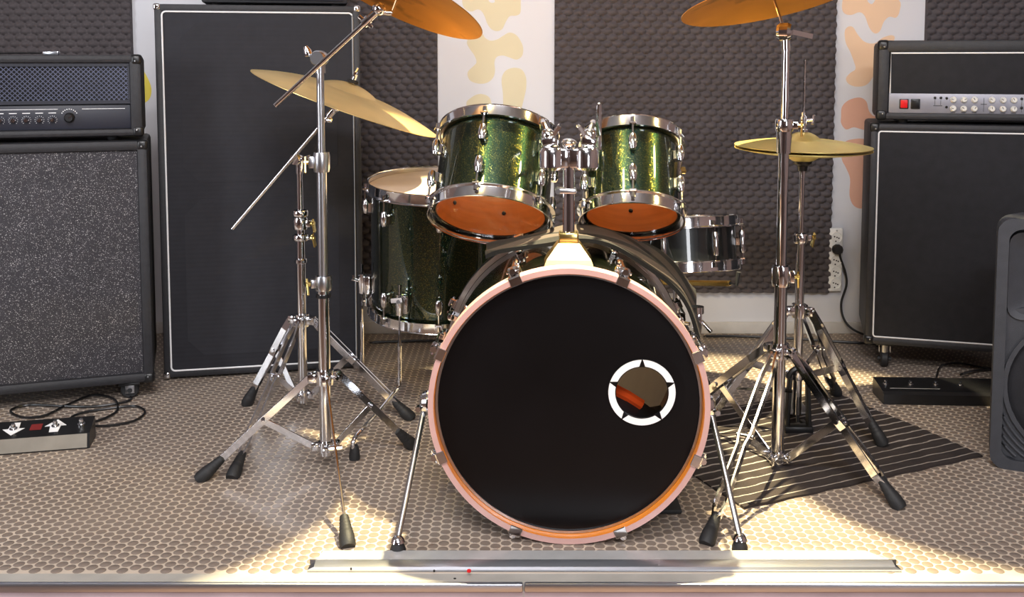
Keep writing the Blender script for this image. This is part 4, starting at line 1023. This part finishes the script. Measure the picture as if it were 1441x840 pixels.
# --- snare stand
g = T('snare_stand', 'chrome basket stand carrying the snare drum', 'stand', (sn.x, sn.y, 0))
tripod(g, sn.x, sn.y, 0.26, 0.12, [(sn.x - 0.22, sn.y - 0.10), (sn.x + 0.13, sn.y + 0.20), (sn.x - 0.03, sn.y + 0.26)], 0.0115, 'double', 0.016, 0.02)
MB().cyl((sn.x, sn.y, 0.10), (sn.x, sn.y, sn.z - 0.055), 0.011, n=14).build('tube', CHROME, g)
for ang in (-40, 80, 200):
    a = math.radians(ang); c = Vector((math.cos(a), math.sin(a), 0)); o = Vector((sn.x, sn.y, sn.z - 0.055))
    slope = 0.022 if ang == -40 else 0.02
    mb = MB().bar(o, o + c*0.168 + Vector((0, 0, slope)), 0.020, 0.014, (0, 0, 1), 0.003)
    am = mb.build('basket_arm', GOLDCH, g)
    e = o + c*0.186 + Vector((0, 0, slope))
    MB().tube([o + c*0.165 + Vector((0, 0, slope)), e, e + c*0.006 + Vector((0, 0, 0.035))], 0.006, 8).build('rubber_grip', RUBBER, am)

# ------------------------------------------------------------------ carpet thrown over the bass drum
prof = [P(686, 350, 2.33), P(715, 343, 2.33), P(760, 341, 2.33), P(800, 342, 2.33), P(845, 343, 2.33), P(885, 360, 2.33), P(920, 391, 2.33), P(948, 424, 2.33), P(972, 462, 2.33)]
prof = [Vector((p.x, 0, p.z)) for p in prof]
for p in prof:                                   # stay clear of the hoop and shell
    dx, dz = p.x - (BX + 0.012), p.z - BZ; rr = math.hypot(dx, dz)
    if rr < BR + 0.014: p.x = BX + 0.012 + dx/rr*(BR + 0.014); p.z = BZ + dz/rr*(BR + 0.014)
path = smooth_path(prof, 6)
mb = MB(); ny = 9; m = len(path); th = 0.009
for sgn in (0, 1):
    for j in range(ny):
        for i, p in enumerate(path):
            t = (path[min(i+1, m-1)] - path[max(i-1, 0)]).normalized(); nn = Vector((-t.z, 0, t.x))
            if nn.z < 0 and i < m*0.6: nn = -nn
            yy = 2.205 + (0.13 + 0.30*(i/m)**2)*j/(ny - 1) + 0.03*i/m
            wob = 0.004*math.sin(i*0.35 + j*0.9) + (0.006*math.sin(j*1.1))*(i/m)
            mb.v.append(p + nn*(wob + th*sgn + 0.07*(j/(ny - 1))*(i/m)**4) + Vector((0, yy, 0)))
K = ny*m
for j in range(ny - 1):
    for i in range(m - 1):
        a = j*m + i; mb.f += [(a, a+1, a+m+1, a+m), (K+a, K+a+m, K+a+m+1, K+a+1)]
for i in range(m - 1): mb.f += [(i, K+i, K+i+1, i+1), ((ny-1)*m+i, (ny-1)*m+i+1, K+(ny-1)*m+i+1, K+(ny-1)*m+i)]
for j in range(ny - 1): mb.f += [(j*m, (j+1)*m, K+(j+1)*m, K+j*m), (j*m+m-1, K+j*m+m-1, K+(j+1)*m+m-1, (j+1)*m+m-1)]
o = mb.build('carpet_strip', RUGTOP, smooth=50)
tag(o, 'grey and brown striped carpet strip draped over the bass drum shell', 'carpet')

# ------------------------------------------------------------------ rug under the hi-hat
A, B_, C_ = FL(1047, 717), FL(1382, 643), FL(1192, 547)
ex = (B_ - A); lx_ = ex.length; ex.normalize(); ey = Vector((-ex.y, ex.x, 0)); ly_ = (C_ - B_).length
ctr = A + ex*lx_/2 + ey*ly_/2
nx_, ny_ = 60, 50; mb = MB()
for sgn in (0, 1):
    for j in range(ny_ + 1):
        for i in range(nx_ + 1):
            u, v = i/nx_ - 0.5, j/ny_ - 0.5
            edge = 0.002*math.sin(i*0.7) if j in (0, ny_) else 0
            z = 0.0 if sgn == 0 else 0.0055 + 0.0012*math.sin(j*2.1 + 0.5*math.sin(i*0.4)) + 0.0015*math.sin(u*9)*math.sin(v*7)
            mb.v.append(Vector((u*lx_, v*ly_ + edge, z)))
W = nx_ + 1; K = W*(ny_ + 1)
for j in range(ny_):
    for i in range(nx_):
        a = j*W + i; mb.f += [(a, a+W, a+W+1, a+1), (K+a, K+a+1, K+a+W+1, K+a+W)]
for i in range(nx_): mb.f += [(i, i+1, K+i+1, K+i), (ny_*W+i, K+ny_*W+i, K+ny_*W+i+1, ny_*W+i+1)]
for j in range(ny_): mb.f += [(j*W, K+j*W, K+(j+1)*W, (j+1)*W), (j*W+nx_, (j+1)*W+nx_, K+(j+1)*W+nx_, K+j*W+nx_)]
rug = mb.build('striped_rug', RUG, world=False, smooth=60)
rug.location = (ctr.x, ctr.y, 0.0003); rug.rotation_euler = (0, 0, math.atan2(ex.y, ex.x))
tag(rug, 'dark brown rug with thin pale stripes lying under the hi-hat stand', 'rug')
ma = FL(961, 727); mbm = FL(930, 727)
o = MB().box((ma.x - 0.16, ma.y + 0.11, 0.0058), (0.32, 0.20, 0.010), None, 0.003).build('rubber_mat', RUBBER); tag(o, 'small black rubber mat poking out under the bass drum', 'mat')

# ------------------------------------------------------------------ aluminium threshold at the stage edge
xl, xr = P(438, 800, 1.93).x, P(1258, 800, 1.93).x
g = T('aluminium_threshold', 'long aluminium plate and rail lying along the stage edge', 'threshold', ((xl + xr)/2, 1.92, 0))
mb = MB(); mb.add([(xl + 0.012, 1.918, 0.0005), (xr - 0.01, 1.918, 0.0005), (xr - 0.05, 1.955, 0.0005), (xl + 0.02, 1.955, 0.0005), (xl + 0.012, 1.918, 0.010), (xr - 0.01, 1.918, 0.010), (xr - 0.05, 1.955, 0.012), (xl + 0.02, 1.955, 0.012)],
                  [(0,3,2,1), (4,5,6,7), (0,1,5,4), (1,2,6,5), (2,3,7,6), (3,0,4,7)])
mb.build('plate', ALUPL, g, smooth=0)
pf = [(1.892, 0.0003), (1.8925, 0.004), (1.897, 0.0075), (1.916, 0.0115), (1.919, 0.0115), (1.919, 0.0003)]
n = len(pf); vs = [(xl, y, z) for y, z in pf] + [(xr, y, z) for y, z in pf]
for i in (2, 3): vs[n + i] = (xr - 0.010, vs[n+i][1], vs[n+i][2]); vs[i] = (xl + 0.012, vs[i][1], vs[i][2])
MB().add(vs, [tuple(range(n)), tuple(range(n, 2*n))] + [(i, (i+1) % n, n + (i+1) % n, n + i) for i in range(n)]).build('rail', ALU, g, smooth=25)
for px, py, rr, m in ((660, 803, 0.0042, RED), (611, 803, 0.0022, BLKMET), (494, 800, 0.002, BLKMET)):
    q = FL(px, py, 0.0098); MB().lathe([(rr, -0.002), (rr, 0.0009), (0, 0.001)], q, (0, -0.2, 1), 10).build('paint_spot', m, g)
q = FL(640, 814, 0); MB().lathe([(0.003, 0), (0, 0.0015)], (q.x, q.y, 0.0), (0, 0, 1), 10).build('paint_spot', BLKMET, border, world=False)

# ------------------------------------------------------------------ footswitches, sockets, cables
yf = math.atan2(FL(128, 631).y - FL(0, 641).y, FL(128, 631).x - FL(0, 641).x)
fr = FL(126, 631); wd = 0.36
g = T('footswitch_pedal', 'black footswitch with white arrows and red display in front of fleck-grille cabinet', 'pedal', (fr.x - math.cos(yf)*wd/2, fr.y - math.sin(yf)*wd/2, 0), (0, 0, yf))
pf = [(0.0, 0.001), (0.0, 0.004), (0.008, 0.040), (0.085, 0.058), (0.085, 0.001)]
n = len(pf); vs = [(-wd/2, y, z) for y, z in pf] + [(wd/2, y, z) for y, z in pf]
MB().add(vs, [tuple(range(n)), tuple(range(n, 2*n))] + [(i, (i+1) % n, n + (i+1) % n, n + i) for i in range(n)]).build('body', BLKMET, g, world=False, smooth=0)
MB().add([(-wd/2 + 0.003, -0.0012, 0.004), (wd/2 - 0.006, -0.0012, 0.004), (wd/2 - 0.006, 0.0068, 0.0385), (-wd/2 + 0.003, 0.0068, 0.0385), (-wd/2 + 0.003, 0.001, 0.004), (wd/2 - 0.006, 0.001, 0.004), (wd/2 - 0.006, 0.009, 0.0385), (-wd/2 + 0.003, 0.009, 0.0385)], [(0,1,2,3), (7,6,5,4), (0,4,5,1), (1,5,6,2), (2,6,7,3), (3,7,4,0)]).build('front_plate', GREYAL, g, world=False, smooth=0)
sl = math.atan2(0.018, 0.077)
def ontop(x, v, up=0.0):
    return Vector((x, 0.008 + v*math.cos(sl), 0.040 + v*math.sin(sl) + up))
arrow = [(-0.011, -0.028), (0.011, -0.028), (0.013, 0.0), (0.027, 0.0), (0.0, 0.030), (-0.027, 0.0), (-0.013, 0.0)]
tri = Vector((0, -math.sin(sl), math.cos(sl)))
for px, flip in ((20, -1), (76, 1)):
    cx = wd/2 - (126 - px)*0.00182
    MB().prism([ontop(cx + x, 0.042 + flip*y, 0.0004) for x, y in arrow], tri*0.0006).build('arrow_mark', WHITE, g, world=False, smooth=0)
for px in (-30, 20, 76, 111):
    cx = wd/2 - (126 - px)*0.00182; c = ontop(cx, 0.040, 0.0005)
    MB().lathe([(0, 0), (0.010, 0), (0.010, 0.003), (0.006, 0.004), (0.006, 0.012), (0.0045, 0.017), (0, 0.018)], c, tri, 14).build('stomp_button', CHROME, g, world=False)
cx = wd/2 - (126 - 50)*0.00182
MB().prism([ontop(cx + x, 0.042 + y, 0.0003) for x, y in ((-0.014, -0.012), (0.014, -0.012), (0.014, 0.014), (-0.014, 0.014))], tri*0.001).build('display', LED, g, world=False, smooth=0)

fr = FL(1243, 569); wd = 0.36
g = T('footswitch_pedal', 'plain black footswitch with four chrome buttons in front of piped guitar cabinet', 'pedal', (fr.x + wd/2, fr.y - 0.01, 0), (0, 0, math.radians(-3)))
pf = [(0.0, 0.001), (0.0, 0.030), (0.010, 0.037), (0.105, 0.050), (0.105, 0.001)]
n = len(pf); vs = [(-wd/2, y, z) for y, z in pf] + [(wd/2, y, z) for y, z in pf]
MB().add(vs, [tuple(range(n)), tuple(range(n, 2*n))] + [(i, (i+1) % n, n + (i+1) % n, n + i) for i in range(n)]).build('body', BLKMET, g, world=False, smooth=0)
for k in range(4):
    MB().lathe([(0, 0), (0.008, 0), (0.008, 0.003), (0.0048, 0.004), (0.0048, 0.012), (0, 0.014)], (-wd/2 + 0.022 + 0.073*k, 0.055, 0.0432), (0, -0.13, 1), 14).build('stomp_button', CHROME, g, world=False)
MB().box((-wd/2 + 0.10, 0.030, 0.0398), (0.145, 0.0012, 0.0008)).build('panel_print', IVORY, g, world=False, smooth=0)

def cable(label, pts, r=0.0034, m=BLKMET):
    o = MB().tube(smooth_path(pts, 7), r, 7).build('cable', m); tag(o, label, 'cable')
def fp(*xy): return [FL(x, y, 0.0045) + Vector((0, 0, 0.0012*(i % 2))) for i, (x, y) in enumerate(xy)]
cable('thin dark cable looped on the floor behind the arrow footswitch', fp((92, 594), (110, 583), (150, 575), (190, 572), (204, 580), (190, 592), (160, 598), (131, 600)))
cable('black cable coiled under the front edge of fleck-grille cabinet', fp((78, 578), (60, 586), (30, 587), (15, 578), (40, 570), (90, 572), (130, 572), (165, 568), (184, 562), (180, 553)), 0.0036)
cable('black cable curving from footswitch up to the fleck-grille cabinet caster', fp((131, 594), (150, 588), (165, 577), (160, 562), (130, 556), (95, 570), (78, 578)), 0.0036)
cable('black cable lying along the foot of the back wall', [FL(990, 473, 0.005), FL(1040, 473, 0.005), FL(1110, 476, 0.005), FL(1170, 480, 0.005), FL(1225, 483, 0.005), FL(1300, 484, 0.005)], 0.0045)
cable('black cable lying on the floor behind the floor tom legs', [FL(520, 482, 0.005), FL(570, 480, 0.005), FL(640, 479, 0.005), FL(760, 477, 0.005)], 0.0045)
cable('thin black cable looping behind the four button footswitch', fp((1318, 530), (1325, 515), (1350, 511), (1385, 518), (1420, 520)), 0.003)
cable('short black lead lying between the four button footswitch and loudspeaker', [FL(1352, 527, 0.02), FL(1370, 522, 0.008), FL(1400, 520, 0.006), FL(1425, 524, 0.006)], 0.004)

pc = P(1173.5, 364, WY)
g = T('power_strip', 'white five-socket power strip screwed upright on the back wall', 'power strip', (pc.x, WY, pc.z - 0.115))
MB().box((pc.x, WY - 0.013, pc.z), (0.050, 0.024, 0.236), None, 0.006, 3).build('body', SOCKET, g)
for k in range(5):
    z = pc.z + 0.084 - 0.043*k
    so = MB().lathe([(0.0205, 0), (0.0205, 0.003), (0.0185, 0.003), (0.017, 0.0005), (0, 0.0005)], (pc.x, WY - 0.0248, z), (0, -1, 0), 22).build('socket', SOCKET, g)
    mb = MB()
    for dx, dz in ((-0.008, 0.003), (0.008, -0.003), (0.001, 0.0), (-0.003, -0.014)): mb.cyl((pc.x + dx, WY - 0.0252, z + dz), (pc.x + dx, WY - 0.0262, z + dz), 0.0028, n=8)
    mb.build('socket_hole', BLKMET, so)
MB().cyl((pc.x, WY - 0.0245, pc.z + 0.109), (pc.x, WY - 0.0262, pc.z + 0.109), 0.003, n=8).build('screw', STEEL, g)
pp = Vector((pc.x + 0.001, WY - 0.0265, pc.z + 0.041))
g = T('power_plug', 'black power plug with hanging cord in the white power strip', 'plug', pp)
MB().lathe([(0, 0), (0.019, 0), (0.020, 0.008), (0.018, 0.020), (0.013, 0.027), (0, 0.029)], pp, (0, -1, 0), 10).build('plug_body', RUBBER, g)
pts = [pp + Vector((0.012, -0.018, -0.006)), P(1182, 360, WY - 0.03), P(1190, 385, WY - 0.02), P(1191, 402, WY - 0.015), P(1184, 425, WY - 0.012), P(1186, 445, WY - 0.02), P(1196, 460, WY - 0.04), P(1214, 470, WY - 0.06), P(1240, 476, WY - 0.07)]
MB().tube(smooth_path(pts, 6), 0.0042, 8).build('cord', RUBBER, g)
